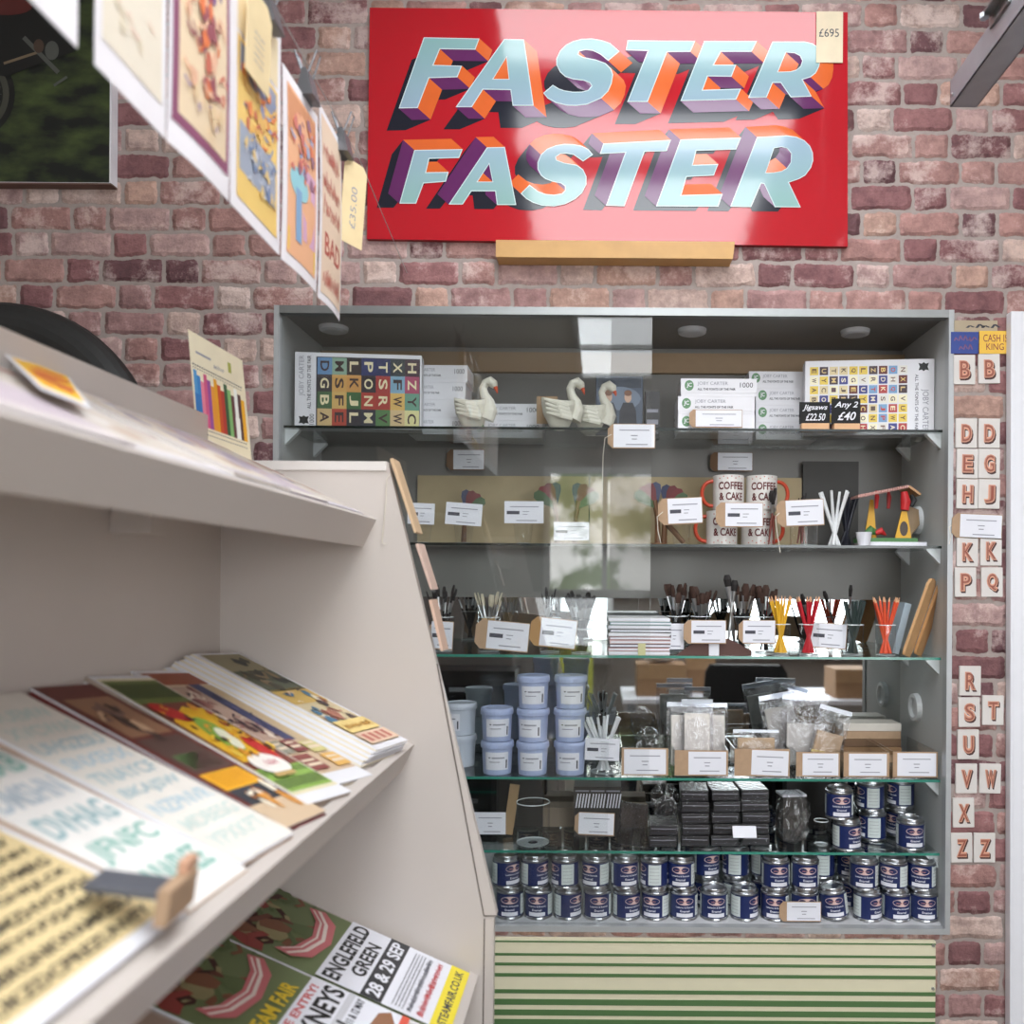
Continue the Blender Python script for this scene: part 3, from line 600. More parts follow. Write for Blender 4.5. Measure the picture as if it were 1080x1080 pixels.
mug(761, 0, 2.12, ZS[2], -1, R(8), 'white mug lettered coffee and cake, lower left of the four'); mug(798, 0, 2.125, ZS[2], 1, R(4), 'white mug lettered coffee and cake, lower right of the four')
mug(768, 0, 2.12, ZS[2]+.0875, -1, R(4), 'white mug lettered coffee and cake, upper left, orange handle out left'); mug(803, 0, 2.125, ZS[2]+.0875, 1, R(0), 'white mug lettered coffee and cake, upper right, orange handle out right')
# ---- sticks and brushes (prototype, then object copies)
def sticks(name, label, cat, px, y, z0, n, spread, L, r, mt, group, tip=None, lean=.22, jar=.024, base=.004, pick=None):
    """n straight sticks standing fanned out in a jar"""
    mb = MB(); mb.tube([(0, 0, 0), (0, 0, L*.5), (0, 0, L)], [r, r, r*.8], mt, 8)
    pr = thing(name, label, cat, None, group); mb.build('stick_body', pr, smooth=True)
    if tip: q = MB(); q.tube([(0, 0, L), (0, 0, L+.012)], [r*.8, r*.15], tip, 8); q.build('tip', pr, smooth=True)
    c = at(px, y, z0)
    for i in range(n):
        a = 2*math.pi*i/n+random.uniform(-.25, .25); rr = jar*random.uniform(.3, .8); bx = -math.cos(a)*rr*.7; by = -math.sin(a)*rr*.7
        tx = math.cos(a)*spread*random.uniform(.75, 1.1); ty = math.sin(a)*min(spread, .022)
        d = V((tx-bx, ty-by, L)).normalized(); q = d.to_track_quat('Z', 'Y').to_matrix().to_4x4()
        M_ = MX.Translation((c.x+bx, c.y+by, z0+base+r*.6)) @ q
        if i == 0: pr.matrix_world = M_
        else: dup(pr, M_)
BRIST = mat(66, 44, 36, .8, name='brown_bristle'); BRISTW = mat(196, 186, 164, .8, name='pale_bristle'); BRISTK = mat(38, 34, 34, .8, name='black_bristle'); FERR = mat(196, 198, 200, .3, 1, name='brush_ferrule')
def brushes(label, px, y, z0, n, spread, L, group, bm=BRIST, hm=BLACK, wide=.007, hr=.0028, jar=.024, lean=None, base=.004, bl=.03, flat=.45, fl=.03):
    pr = thing('paint_brush', label, 'paint brush', None, group)
    mb = MB(); mb.tube([(0, 0, 0), (0, 0, L*.35), (0, 0, L*.55), (0, 0, L-fl-bl)], [hr*.6, hr*1.2, hr*.9, hr*1.1], hm, 8); mb.build('handle', pr, smooth=True)
    mb = MB(); mb.tube([(0, 0, L-fl-bl), (0, 0, L-bl)], [hr*1.15, wide*.7], FERR, 12, flat=flat*1.2); mb.build('ferrule', pr, smooth=True)
    mb = MB(); mb.tube([(0, 0, L-bl), (0, 0, L-bl*.4), (0, 0, L)], [wide*.7, wide, wide*.6], bm, 12, flat=flat); mb.build('bristles', pr, smooth=True)
    c = at(px, y, z0)
    for i in range(n):
        a = 2*math.pi*i/n+random.uniform(-.3, .3); rr = jar*random.uniform(.4, .85); bx = -math.cos(a)*rr*.6; by = -math.sin(a)*rr*.6
        k = random.uniform(.86, 1.04); tx = math.cos(a)*spread*random.uniform(.6, 1.1); ty = math.sin(a)*min(spread, .024)
        if lean is not None: tx, ty, bx, by = lean, 0, -lean*.2, 0
        d = V((tx-bx, ty-by, L)).normalized(); q = d.to_track_quat('Z', 'Y').to_matrix().to_4x4() @ MX.Rotation(random.uniform(-.5, .5), 4, 'Z') @ MX.Scale(k, 4)
        M_ = MX.Translation((c.x+bx, c.y+by, z0+base+.003)) @ q
        if i == 0: pr.matrix_world = M_
        else: dup(pr, M_)
def jar(px, y, z0, lb, r=.026, h=.085, name='glass_jar'):
    o = at(px, y, z0); tumbler(name, r*.93, r, h, lb, T(o.x, o.y, z0), 'jar')
sw = mat(222, 224, 226, .5, name='white_stick')
sticks('white_stick', 'white tapered stick crossing others right of the coffee mugs', 'stick', 880, 2.08, ZS[2], 6, .045, .138, .0042, sw, 'white sticks on the second shelf', base=0, jar=.03)
sticks('dark_rod', 'dark navy rod standing behind the white sticks', 'rod', 893, 2.16, ZS[2], 8, .028, .13, .0045, mat(30, 32, 44, .4), 'dark rods behind the white sticks', base=0, jar=.03)
brushes('short brush with dark bristles in the jar right of the mugs', 846, 2.075, ZS[2], 4, .012, .12, 'small brushes right of the mugs', BRISTK, mat(120, 60, 50, .5), .005)
brushes('short brush with thick black bristles beside the upper right mug', 815, 2.06, ZS[2], 3, .006, .135, 'thick brushes beside the mugs', BRISTK, mat(120, 60, 50, .5), .009, base=0)
# pecking bird toy with a roof
o = at(938, 2.10, ZS[2]); s = 2.10/900; tt = thing('bird_toy', 'wooden toy with pink roof, yellow trestle and red bird at the right end', 'toy', T(o.x, o.y, o.z))
YEL = gm(222, 168, 40); RED = gm(190, 36, 40); PNK = gm(206, 156, 148); GRN = gm(70, 120, 66)
mb = MB(); mb.box(-.072, .082, -.028, .05, 0, .012, LABEL); mb.build('white_base', tt, bevel=.001)
mb = MB(); mb.box(-.076, .062, -.022, .044, .012, .022, GRN); mb.build('green_base', tt)
mb = MB(); f0 = V((0, -.02, 0))
mb.prism([(.008, -.018, .022), (.048, -.018, .022), (.036, -.018, .088), (.024, -.018, .088)], (0, .004, 0), YEL); mb.build('front_trestle', tt)
mb = MB(); ar = Art(mb, lambda x, q, l: V((x, -.0182-l, q))); ar.ell(.029, .045, .010, .018, gm(70, 56, 46)); mb.build('oval_panel', tt)
mb = MB(); mb.prism([(-.052, .03, .022), (-.022, .03, .022), (-.030, .03, .12), (-.038, .03, .12)], (0, .004, 0), YEL); mb.build('rear_trestle', tt)
mb = MB(); mb.prism([(.04, -.026, .150), (.036, -.026, .146), (-.086, -.026, .120), (-.086, -.026, .126)], (0, .07, 0), PNK); ar = Art(mb, lambda x, q, l: V((x, q, .0)))
for k in range(22): x = -.086+k*.0056; mb.box(x, x+.0022, -.030, -.026, .118+(x+.086)*.21, .126+(x+.086)*.21, PNK)
mb.prism([(.036, -.026, .146), (.04, -.026, .150), (.068, -.026, .130), (.066, -.026, .125)], (0, .07, 0), gm(186, 140, 96)); mb.build('roof', tt)
mb = MB(); mb.tube([(.030, -.02, .090), (.032, -.02, .110), (.028, -.02, .135)], [.010, .012, .008], RED, 12); mb.build('red_bird', tt, smooth=True)
mb = MB(); mb.tube([(.045, -.02, .10), (.052, -.02, .115), (.046, -.02, .128)], [.006, .008, .004], BLACK, 10); mb.build('tail', tt, smooth=True)
mb = MB(); mb.tube([(.055, .02, .03), (.066, .02, .06), (.064, .02, .09), (.052, .02, .10)], [.004, .016, .016, .004], gm(160, 134, 104), 14, flat=.25); mb.build('disc', tt, smooth=True)
for q, c in ((-.03, RED), (-.0, gm(150, 40, 40))):
    mb = MB(); mb.tube([(q, .01, .096), (q+.002, .01, .125), (q, .01, .14)], [.004, .006, .003], c, 8); mb.build('hanging_bird', tt, smooth=True)
mb = MB(); mb.tube([(-.058, 0, .03), (-.045, 0, .042), (-.032, 0, .036)], [.009, .012, .006], GRN, 12); mb.tube([(-.036, -.004, .034), (-.022, -.004, .040), (-.010, -.004, .030)], [.006, .009, .002], RED, 12); mb.build('green_bird', tt, smooth=True)
o = at(911, 2.06, ZS[2]); mb = MB(); mb.lathe([(.001, 0), (.013, 0), (.019, .034), (.017, .034), (.012, .004), (.001, .004)], LABEL, 20); ob = mb.build('small_cup', smooth=True); ob.matrix_world = T(o.x, o.y, o.z); tag(ob, 'small white cup left of the bird toy', 'cup')
# ---- third shelf
z3 = ZS[3]
jar(467, 2.08, z3, 'glass jar at the far left of the third shelf, brushes in it')
brushes('long black brush with pale ferrule in the leftmost jar of the third shelf', 467, 2.08, z3, 11, .045, .155, 'brushes in the leftmost jar', BRISTK, BLACK, .005)
jar(516, 2.08, z3, 'glass jar of pale brushes behind the tilted kraft tag')
brushes('pale wooden brush with cream bristles behind the first kraft tag', 516, 2.08, z3, 9, .04, .14, 'pale brushes on the third shelf', BRISTW, mat(190, 160, 110, .5), .0055, hr=.0035)
jar(580, 2.08, z3, 'glass jar behind the second tilted kraft tag, thin brushes in it')
brushes('thin dark brush in the jar behind the second kraft tag', 578, 2.08, z3, 6, .018, .15, 'thin dark brushes', BRISTK, BLACK, .004)
jar(613, 2.05, z3, 'glass jar of thick black brushes left of the booklets', h=.06)
brushes('thick black brush in the jar left of the booklets', 613, 2.05, z3, 11, .04, .145, 'thick black brushes', BRISTK, BLACK, .010, hr=.004)
for px, lb, n, L in ((713, 'glass jar of brown tipped brushes just right of the booklets', 8, .165), (739, 'glass jar of brown tipped brushes behind the tag above the folded card', 12, .16), (782, 'glass jar of brown tipped brushes with the tallest brush in it', 12, .17), (806, 'glass jar of brown tipped brushes left of the yellow sticks', 10, .165)):
    jar(px, 2.11, z3, lb, h=.09); brushes(lb.replace('glass jar of brown tipped brushes', 'black brush with flat brown bristles in the jar'), px, 2.11, z3, n, .040, L, 'brown tipped brushes '+lb[36:60], BRIST, BLACK, .010, fl=.034)
brushes('tallest thick black mop brush standing above the other brushes', 771, 2.06, z3, 2, .012, .20, 'tall mop brushes', BRISTK, FERR, .013, hr=.004, flat=.8, base=0)
for px, n, c, lb, sp_ in ((823, 10, gm(232, 178, 44), 'yellow', .026), (853, 9, gm(190, 28, 44), 'red', .028), (900, 12, gm(44, 58, 56), 'dark green', .03), (934, 11, gm(226, 84, 48), 'orange', .032)):
    jar(px, 2.05, z3, 'glass jar of %s pencils on the third shelf' % lb, .024, .075)
    sticks('pencil', '%s pencil standing in the jar of %s pencils' % (lb, lb), 'pencil', px, 2.05, z3, n, sp_, .128, .0036, c, '%s pencils' % lb, tip=gm(226, 170, 130) if lb != 'dark green' else None)
for px, ln, q in ((858, -.035, 'beside the red pencils'), (885, -.045, 'rising left out of the dark green pencils'), (893, .010, 'rising right out of the dark green pencils')):
    brushes('black brush with fan shaped dark bristles %s' % q, px, 2.085, z3, 1, .02, .175 if px > 860 else .165, 'fan brushes', BRISTK, BLACK, .011, lean=ln, base=0)
# booklets
BK = [gm(214, 212, 214), gm(196, 150, 150), gm(90, 80, 84), gm(208, 176, 176), gm(160, 120, 122), gm(222, 220, 222), gm(70, 72, 80), gm(206, 206, 210), gm(120, 150, 150), gm(226, 226, 230)]
zz = z3; nb = ['lowest', 'second from bottom', 'third from bottom', 'fourth from bottom', 'fifth from bottom', 'fifth from top', 'fourth from top', 'third from top', 'second from top', 'topmost']
for k in range(10):
    h = .0088; o = at(675+random.uniform(-1.5, 1.5), 2.02, zz); mb = MB(); w = .145; mb.box(-w/2, w/2, .004, .17, 0, h*.94, BK[k]); mb.box(-w/2+.002, w/2+.001, .003, .168, h*.25, h*.7, LABEL)
    ob = mb.build('booklet'); ob.matrix_world = T(o.x, 2.02, zz, R(random.uniform(-1.5, 1.5))); tag(ob, 'thin booklet, %s in the pile on the third shelf' % nb[k], 'booklet', 'pile of booklets on the third shelf'); zz += h
o = at(676, 2.016, z3); mb = MB(); mb.box(-.009, .009, 0, .0015, .0, .028, gm(206, 200, 150)); ob = mb.build('paper_band'); ob.matrix_world = T(o.x+.002, 2.0185, z3); tag(ob, 'small cream paper slip standing against the pile of booklets', 'paper')
o = at(753, 2.03, z3); t_ = thing('folded_card', 'dark brown folded card with a pale band lying on the third shelf', 'card', T(o.x, 2.03, z3))
mb = MB(); mb.prism([(-.09, 0, 0), (.09, 0, 0), (.09, 0, .012), (.035, 0, .040), (-.035, 0, .040)], (0, .0035, 0), mat(88, 60, 54, .7)); mb.build('card', t_)
mb = MB(); mb.box(-.012, .012, -.001, .005, 0, .044, LABEL); mb.build('pale_band', t_)
# leaning wooden palettes and pale board
for k, (px, c, lb) in enumerate(((957, mat(200, 158, 112, .5, var=.08, name='palette_wood'), 'wooden palette board leaning at the right end, front one'), (969, mat(186, 140, 92, .5, var=.08, name='palette_wood2'), 'wooden palette board leaning at the right end, rear one'))):
    o = at(px, 2.03+k*.03, z3); mb = MB(T(o.x, o.y, o.z+.001, 0, 0, R(19))); w = .046; H_ = .195
    pts = [(-w/2+.006, 0, 0), (w/2-.006, 0, 0), (w/2, 0, .012), (w/2, 0, H_-.016), (w/2-.01, 0, H_-.003), (0, 0, H_), (-w/2+.01, 0, H_-.003), (-w/2, 0, H_-.016), (-w/2, 0, .012)]
    mb.M = mb.M @ MX.Rotation(R(50), 4, 'Z'); mb.prism([V(p_) for p_ in pts], (0, .007, 0), c); tag(mb.build('wooden_palette', bevel=.0015), lb, 'palette', 'leaning wooden palettes')
o = at(944, 2.07, z3); mb = MB(T(o.x, o.y, o.z, 0, 0, R(14))); mb.box(-.008, .008, 0, .09, .004, .13, mat(178, 196, 208, .4)); tag(mb.build('pale_blue_block'), 'pale blue slab leaning left of the wooden palettes', 'slab')
# ---- fourth shelf: tubs
TUB = mat(172, 184, 218, .35, name='pale_blue_tub'); TUBW = mat(200, 206, 218, .35, name='white_tub')
z4 = ZS[4]
def tub(M, label, mt=TUB):
    t_ = thing('plastic_tub', label, 'tub', M, 'pale blue plastic tubs'); r = .0385
    mb = MB(); mb.lathe([(.001, 0), (r*.86, 0), (r*.88, .003), (r*.95, .066), (r*.955, .067)], mt, 28); mb.build('tub_body', t_, smooth=True)
    mb = MB(); mb.lathe([(r*.95, .062), (r*1.03, .063), (r*1.04, .071), (r*1.0, .0775), (r*.96, .0785), (r*.9, .0765), (.001, .0765)], mt, 28); mb.build('lid', t_, smooth=True)
    mb = MB(); rf = lambda q: r*(.88+.07*q/.066)+.0005
    ar = Art(mb, lambda x, q, l: V(((rf(q)+l)*math.sin(x/r), -(rf(q)+l)*math.cos(x/r), q)), 0); ar.rect(-.034, .012, .030, .054, LABEL, 12); ar.l = .0003
    ar.rect(-.024, .040, -.019, .0425, INK); ar.rect(-.015, .039, .018, .0425, INKL, 4); ar.rect(-.022, .030, .006, .032, INKL, 3); ar.rect(.022, .016, .026, .036, INK, 1); mb.build('paper_label', t_)
    return t_
proto = None
tubs = [(524, 2.06, 0, 8), (524, 2.06, 1, 14), (562, 2.055, 0, 0), (562, 2.055, 1, -10), (562, 2.055, 2, 6), (601, 2.06, 0, -6), (601, 2.06, 1, 4), (601, 2.06, 2, 12)]
cn = {524: 'left column of the blue tubs', 562: 'middle column of the blue tubs', 601: 'right column of the blue tubs'}; rn = ['bottom', 'second', 'top']
for px, y, k, rz in tubs:
    o = at(px, y, z4); M_ = T(o.x+random.uniform(-.001, .001), y, z4+k*.079, R(rz)); nm = 'top' if (px == 524 and k == 1) else rn[k]
    lb = 'pale blue lidded tub, %s one of the %s' % (nm, cn[px])
    if proto is None: proto = tub(M_, lb)
    else: dup(proto, M_, lb)
w_ = None
for k in range(2):
    o = at(486, 2.14, z4); M_ = T(o.x, 2.14, z4+k*.079, R(-40)); lb = 'pale grey lidded tub, %s of the two beside the tan shop fitting' % ('lower', 'upper')[k]
    if w_ is None: w_ = tub(M_, lb, TUBW)
    else: dup(w_, M_, lb)
jar(638, 2.07, z4, 'wide glass jar of white sticks right of the blue tubs', .038, .08)
sticks('white_stick', 'short white plastic stick in the wide jar right of the blue tubs', 'stick', 636, 2.07, z4, 13, .055, .135, .0042, sw, 'white plastic sticks', jar=.034)
brushes('dark tipped brush among the white plastic sticks', 634, 2.09, z4, 3, .015, .15, 'dark tipped brushes in the white sticks', BRISTK, BLACK, .006)
# trays with labels
def tray(px0, px1, y, hh, label, taglabel, lab=(0.3, 1), rot=0, depth=.2, mt=KRAFT):
    a = at(px0, y, z4); b = at(px1, y, z4); w = b.x-a.x; h = wd(hh, y); t_ = thing('tray_box', label, 'tray', T((a.x+b.x)/2, y, z4), 'clear trays on the fourth shelf')
    mb = MB()
    for q in ((-w/2, w/2, 0, .002, 0, h), (-w/2, w/2, depth, depth+.002, 0, h), (-w/2, -w/2+.002, 0, depth, 0, h), (w/2-.002, w/2, 0, depth, 0, h), (-w/2, w/2, 0, depth, 0, .002)): mb.box(*q, JARG)
    mb.build('clear_tray', t_)
    mb = MB(); mb.box(-w/2+.001, w/2-.001, -.0022, -.0005, .004, h-.001, mt); mb.build('kraft_front', t_)
    x0 = -w/2+w*lab[0]; x1 = -w/2+w*lab[1]-.003; mb = MB(MX.Rotation(R(rot), 4, 'Y')); mb.box(x0, x1, -.0032, -.0024, .007, h-.004, LABEL)
    ar = Art(mb, lambda x, q, l: V((x0+(x1-x0)*x, -.0032-l, .007+q*(h-.011)))); tag_lines(ar, code=False); mb.build('printed_label', t_); return t_
tray(655, 705, 2.02, 31, 'kraft fronted tray with white label right of the white sticks', '', (.06, .97))
tray(711, 768, 2.02, 29, 'kraft fronted tray with white label below the tall clear bags', '', (.26, .98))
tray(774, 833, 2.02, 31, 'kraft fronted tray with slightly tilted label under the flat packets', '', (.3, .98), 2)
tray(839, 886, 2.02, 28, 'kraft fronted tray with white label below the fanned clear bags', '', (.15, .98))
tray(889, 938, 2.02, 28, 'kraft fronted tray with white label left of the last tray', '', (.12, .96))
tray(941, 989, 2.02, 29, 'kraft fronted tray with white label at the right end of the fourth shelf', '', (.1, .98))
def bag(px0, px1, py0, y, z0, label, fill, rz=0, rot=0, zb=.01, fillh=.8, group='clear bags of goods', th=.012):
    a = at(px0, y, z0); b = at(px1, y, z0); w = b.x-a.x; h = P((px0+px1)/2, py0, y).z-z0-zb
    t_ = thing('clear_bag', label, 'bag', T((a.x+b.x)/2, y, z0+zb, R(rz), R(-4), R(rot)), group); mb = MB(); n = 10; vs = []; fs = []
    for sd in (-1, 1):
        for i in range(n+1):
            for j in range(n+1):
                u, v_ = i/n, j/n; bul = math.sin(math.pi*u)*(math.sin(math.pi*min(1, v_*1.15)) if v_ < .87 else 0)
                vs.append((-w/2+w*u, sd*(th*bul+.0006)+random.uniform(-.0008, .0008), h*v_))
    m_ = (n+1)**2
    for i in range(n):
        for j in range(n):
            q = i*(n+1)+j; fs.append((q, q+n+1, q+n+2, q+1)); q += m_; fs.append((q, q+1, q+n+2, q+n+1))
    mb.add(vs, fs, BAGM); mb.build('plastic_film', t_, smooth=True)
    mb = MB(); mb.box(-w/2+.001, w/2-.001, -.0016, .0016, h*.93, h, thin_strip); mb.build('seal_strip', t_)
    if fill:
        mb = MB(); vs = []; n = 8
        mb.box(-w*.40, w*.40, -th*.45, th*.45, .003, h*fillh, fill)
        mb.build('contents', t_, bevel=.003)
    return t_
thin_strip = thin_glass('bag_seal', (.75, .8, .88), .22, .3)
PALEF = mat(226, 220, 214, .7, var=.12, scale=120, bump=.5, name='pale_powder'); TANF = mat(186, 160, 132, .7, var=.1, scale=120, bump=.4, name='tan_powder'); YF_ = mat(222, 200, 140, .6, name='cream_fill')
bag(703, 748, 741, 2.09, z4, 'tall clear bag with pale contents, left one above the trays', PALEF, 2)
bag(718, 752, 738, 2.055, z4, 'tall clear bag with pale printed contents, middle one above the trays', PALEF, -2)
bag(735, 768, 742, 2.12, z4, 'tall clear bag with pale contents, right one above the trays', PALEF, 3)
bag(773, 822, 770, 2.06, z4, 'low clear bag of tan packets behind the tilted label', TANF, 0, 0)
bag(812, 850, 731, 2.16, z4, 'crumpled clear bag leaning left in the fan of bags', mat(180, 176, 172, .6), 2, -10)
bag(824, 874, 733, 2.10, z4, 'crumpled clear bag standing upright in the fan of bags', mat(198, 194, 190, .6), -2, 1, fillh=.6)
bag(848, 884, 745, 2.06, z4, 'clear bag with cream contents leaning right in the fan of bags', TANF, 2, 15, fillh=.6)
mb = MB(MX.Rotation(R(12), 4, 'Y')); o = at(858, 2.045, z4)
for k in range(6): mb.box(-.018+k*.006, -.0135+k*.006, 0, .004, .02, .062, YF_)
ob = mb.build('cream_sticks_packet'); ob.matrix_world = T(o.x, o.y, z4); tag(ob, 'packet of short cream sticks in front of the leaning bag', 'packet')
zz = z4
for k in range(5): 
    o = at(920, 2.20, zz); mb = MB(); mb.box(-.075, .075, 0, .07, 0, .020, [KRAFT, mat(150, 116, 84, .8), KRAFTD, KRAFT, mat(214, 206, 196, .7)][k]); ob = mb.build('flat_carton', bevel=.001); ob.matrix_world = T(o.x, 2.20, zz, R(random.uniform(-2, 2))); tag(ob, 'flat brown carton, %s of the pile behind the right trays' % ['lowest', 'second', 'middle', 'fourth', 'top'][k], 'carton', 'flat cartons behind the trays'); zz += .0203
mb = MB(); vs = []; o = at(684, 2.1, z4)
def lump(c, a, b, h, mt, name, label, cat='bag', amp=.25, grp=None, seed=1):
    rg = random.Random(seed); mb = MB(); seg, rings = 22, 12; vs = []; fs = []
    off = [[1+rg.uniform(-amp, amp) for _ in range(seg)] for _ in range(rings+1)]
    for j in range(rings+1):
        t = math.pi*j/rings
        for k in range(seg):
            f_ = 2*math.pi*k/seg; w = off[j][k] if 0 < j < rings else 1; vs.append((a*math.sin(t)*math.cos(f_)*w, b*math.sin(t)*math.sin(f_)*w, h/2-h/2*math.cos(t)))
    for j in range(rings):
        for k in range(seg): q = j*seg+k; r_ = j*seg+(k+1) % seg; fs.append((q, r_, r_+seg, q+seg))
    mb.add(vs, fs, mt); ob = mb.build(name, smooth=True); ob.matrix_world = T(*c); tag(ob, label, cat, grp); return ob
o = at(684, 2.12, z4); lump((o.x, 2.12, z4+.003), .034, .04, .10, BAGM, 'crumpled_bag', 'crumpled clear bag heaped behind the tray right of the white sticks')
# ---- fifth shelf
z5 = ZS[5]
BP = mat(40, 38, 40, .35, var=.1, name='black_block'); BP2 = mat(58, 50, 54, .35, name='black_block2')
def packet(M, label, parent=None):
    t_ = thing('black_packet', label, 'packet', M, 'black shrink wrapped packets'); w, h = .066, .0265
    mb = MB(); mb.box(-w/2, w/2, 0, .09, .001, h-.001, BP); ar = Art(mb, lambda x, q, l: V((-w/2+x*w, -l, q*h)))
    ar.rect(.05, .62, .95, .68, INKL); ar.rect(.05, .25, .95, .29, INK); mb.build('black_block', t_, bevel=.0015)
    mb = MB(); mb.box(-w/2-.0015, w/2+.0015, -.0015, .092, 0, h, WRAPM); mb.build('clear_wrap', t_, bevel=.003); return t_
WRAPM = thin_glass('shrink_wrap', (.97, .97, .98), .0, .08, .8, 70, 1.3)
pk = None; colx = [700, 733, 766, 797]; cname = ['left', 'second', 'third', 'right']; 
for ci, px in enumerate(colx):
    for k in range(5 if ci else 2):
        o = at(px, 2.04+ci*.004, z5); M_ = T(o.x+random.uniform(-.003, .003), 2.04+ci*.006, z5+k*.0272, R(random.uniform(-4, 4)))
        lb = 'black shrink wrapped packet in the %s column, %s' % (cname[ci], ['resting on the glass', 'second up', 'third up', 'fourth up', 'on top'][k])
        if pk is None: pk = packet(M_, lb)
        else: dup(pk, M_, lb)
c = P(785, 877, 2.028); mb = MB(T(c.x, 2.025, c.z, 0, R(-30))); mb.box(-.028, .028, -.0006, .0006, -.014, .014, LABEL); tag(mb.build('price_label'), 'blank white label stuck on the black packets', 'label')
o = at(702, 2.08, z5+.0545); lump((o.x, 2.08, z5+.0555), .036, .034, .09, BAGM, 'crumpled_bag', 'round crumpled clear bag on top of the left black packets', seed=3)
o = at(702, 2.08, z5); lump((o.x, 2.085, z5+.062), .022, .02, .05, BP, 'dark_bundle', 'dark bundle inside the round clear bag', 'bundle', .1)
o = at(835, 2.08, z5); lump((o.x, 2.08, z5+.001), .040, .05, .13, BAGM, 'crumpled_bag', 'tall crumpled clear bag right of the black packets', seed=5, amp=.3)
o = at(838, 2.10, z5); mb = MB(); mb.box(-.03, .03, 0, .05, .0, .108, mat(62, 58, 54, .5)); mb.box(-.032, .03, -.002, .05, .108, .114, LABEL); ob = mb.build('dark_carton', bevel=.001); ob.matrix_world = T(o.x, 2.10, z5, R(8)); tag(ob, 'dark carton with a white top inside the crumpled bag', 'carton')
# striped box
o = at(630, 2.12, z5); w, h = .118, .125; t_ = thing('striped_box', 'dark box with diagonal white stripes behind the label on the fifth shelf', 'box', T(o.x, 2.12, z5))
mb = MB(); mb.box(-w/2, w/2, 0, .08, 0, h, mat(56, 52, 50, .5)); ar = Art(mb, lambda x, q, l: V((-w/2+x*w, -l, q*h)))
for k in range(3):
    for q in range(5): x = .03+k*.325+q*.062; ar.poly([(x, .58), (x+.03, .58), (x+.075, .86), (x+.045, .86)], LABEL)
    ar.rect(.03+k*.325, .90, .03+k*.325+.29, .93, INKL)
mb.build('box_body', t_)
swing_tag(606, 857, 648, 881, 2.05, 'kraft backed label in front of the striped box on the fifth shelf', .1, 2, code=False)
swing_tag(500, 856, 534, 881, 2.05, 'pale label beside the tan shop fitting on the fifth shelf', 0, 0, code=False)
o = at(562, 2.07, z5); tumbler('glass_jar', .040, .041, .10, 'wide empty glass jar on the left of the fifth shelf', T(o.x, 2.07, z5), 'jar')
o = at(618, 2.20, z5); mb = MB(); mb.box(-.12, .16, 0, .06, 0, .05, mat(150, 134, 118, .8)); ob = mb.build('low_carton', bevel=.001); ob.matrix_world = T(o.x, 2.205, z5); tag(ob, 'low beige carton behind the striped box', 'carton')
o = at(664, 2.045, z5); mb = MB(MX.Rotation(R(6), 4, 'Y')); mb.box(-.034, .034, 0, .004, .003, .105, thin_glass('grey_sleeve', (.6, .6, .66), .12, .15, .5)); ob = mb.build('grey_sleeve'); ob.matrix_world = T(o.x, 2.045, z5, R(-12), 0, 0); tag(ob, 'grey transparent sleeve leaning left of the black packets', 'sleeve')
o = at(548, 2.20, z5); mb = MB(); mb.box(-.06, .06, 0, .05, 0, .13, mat(52, 48, 46, .6)); ob = mb.build('dark_carton', bevel=.001); ob.matrix_world = T(o.x, 2.2, z5); tag(ob, 'dark carton at the back behind the wide empty jar', 'carton')
o = at(858, 2.2, z5); mb = MB(); mb.box(-.07, .045, 0, .05, 0, .14, mat(40, 38, 38, .6)); ob = mb.build('dark_carton', bevel=.001); ob.matrix_world = T(o.x, 2.2, z5); tag(ob, 'dark carton added at the back between black packets and tins to block glare', 'carton')  # added carton blocks a window reflection off the shelf glass
o = at(535, 2.12, z5); mb = MB(MX.Rotation(R(8), 4, 'Y')); mb.box(-.012, .012, 0, .006, .005, .13, mat(170, 140, 104, .6)); ob = mb.build('wooden_strip'); ob.matrix_world = T(o.x, 2.12, z5); tag(ob, 'pale wooden strip leaning behind the wide empty jar', 'strip')
# ---- tins
NAVY = mat(32, 44, 92, .3, name='navy_label'); PINKO = mat(222, 192, 186, .4, name='pink_oval'); PALEG = mat(206, 214, 212, .45, name='pale_panel')
def tin(M, label, group):
    t_ = thing('paint_tin', label, 'paint tin', M, group); r = .0325
    mb = MB(); mb.lathe([(.001, .001), (r*.94, .001), (r*1.0, 0), (r*1.02, .0015), (r*1.0, .003), (r*.985, .0045), (r*.985, .0605), (r*1.0, .062), (r*1.02, .0635), (r*1.0, .065), (r*.94, .0655)], SILVER, 32); mb.build('can_body', t_, smooth=True)
    mb = MB(); mb.lathe([(r*.94, .0655), (r*.90, .0665), (r*.88, .072), (r*.85, .0733), (r*.82, .072), (r*.80, .069), (.001, .069)], SILVER, 32); mb.build('lid', t_, smooth=True)
    mb = MB(); rr = r*.985+.0006; f_ = lambda x, q, l: V(((rr+l)*math.sin(x), -(rr+l)*math.cos(x), q)); ar = Art(mb, f_, 0)
    ar.rect(-math.pi, .006, math.pi, .059, NAVY, 40); ar.l = .0003
    for side in (0, math.pi):
        ar.ell(side, .0455, .66, .0088, PINKO, 26); ar.rect(side-.62, .0085, side+.62, .0175, LABEL, 8)
        ar.l = .0006; ar.scrib(side-.42, .0432, side+.36, .0468, mat(212, 150, 142, .4), 3); ar.text('Lettering & Enamels', side-.66, .0285, side+.66, .0335, LABEL, .02); ar.text('Enamel', side-.34, .0205, side+.34, .0255, LABEL, .02); ar.l = .0003
        s0 = side+.86; ar.rect(s0, .009, s0+.95, .057, PALEG, 8); ar.l = .0006
        for q in range(5): ar.rect(s0+.1, .016+q*.008, s0+.8, .0168+q*.008, INKL, 5)
        ar.l = .0003
    mb.build('paper_label', t_); return t_
tp = None
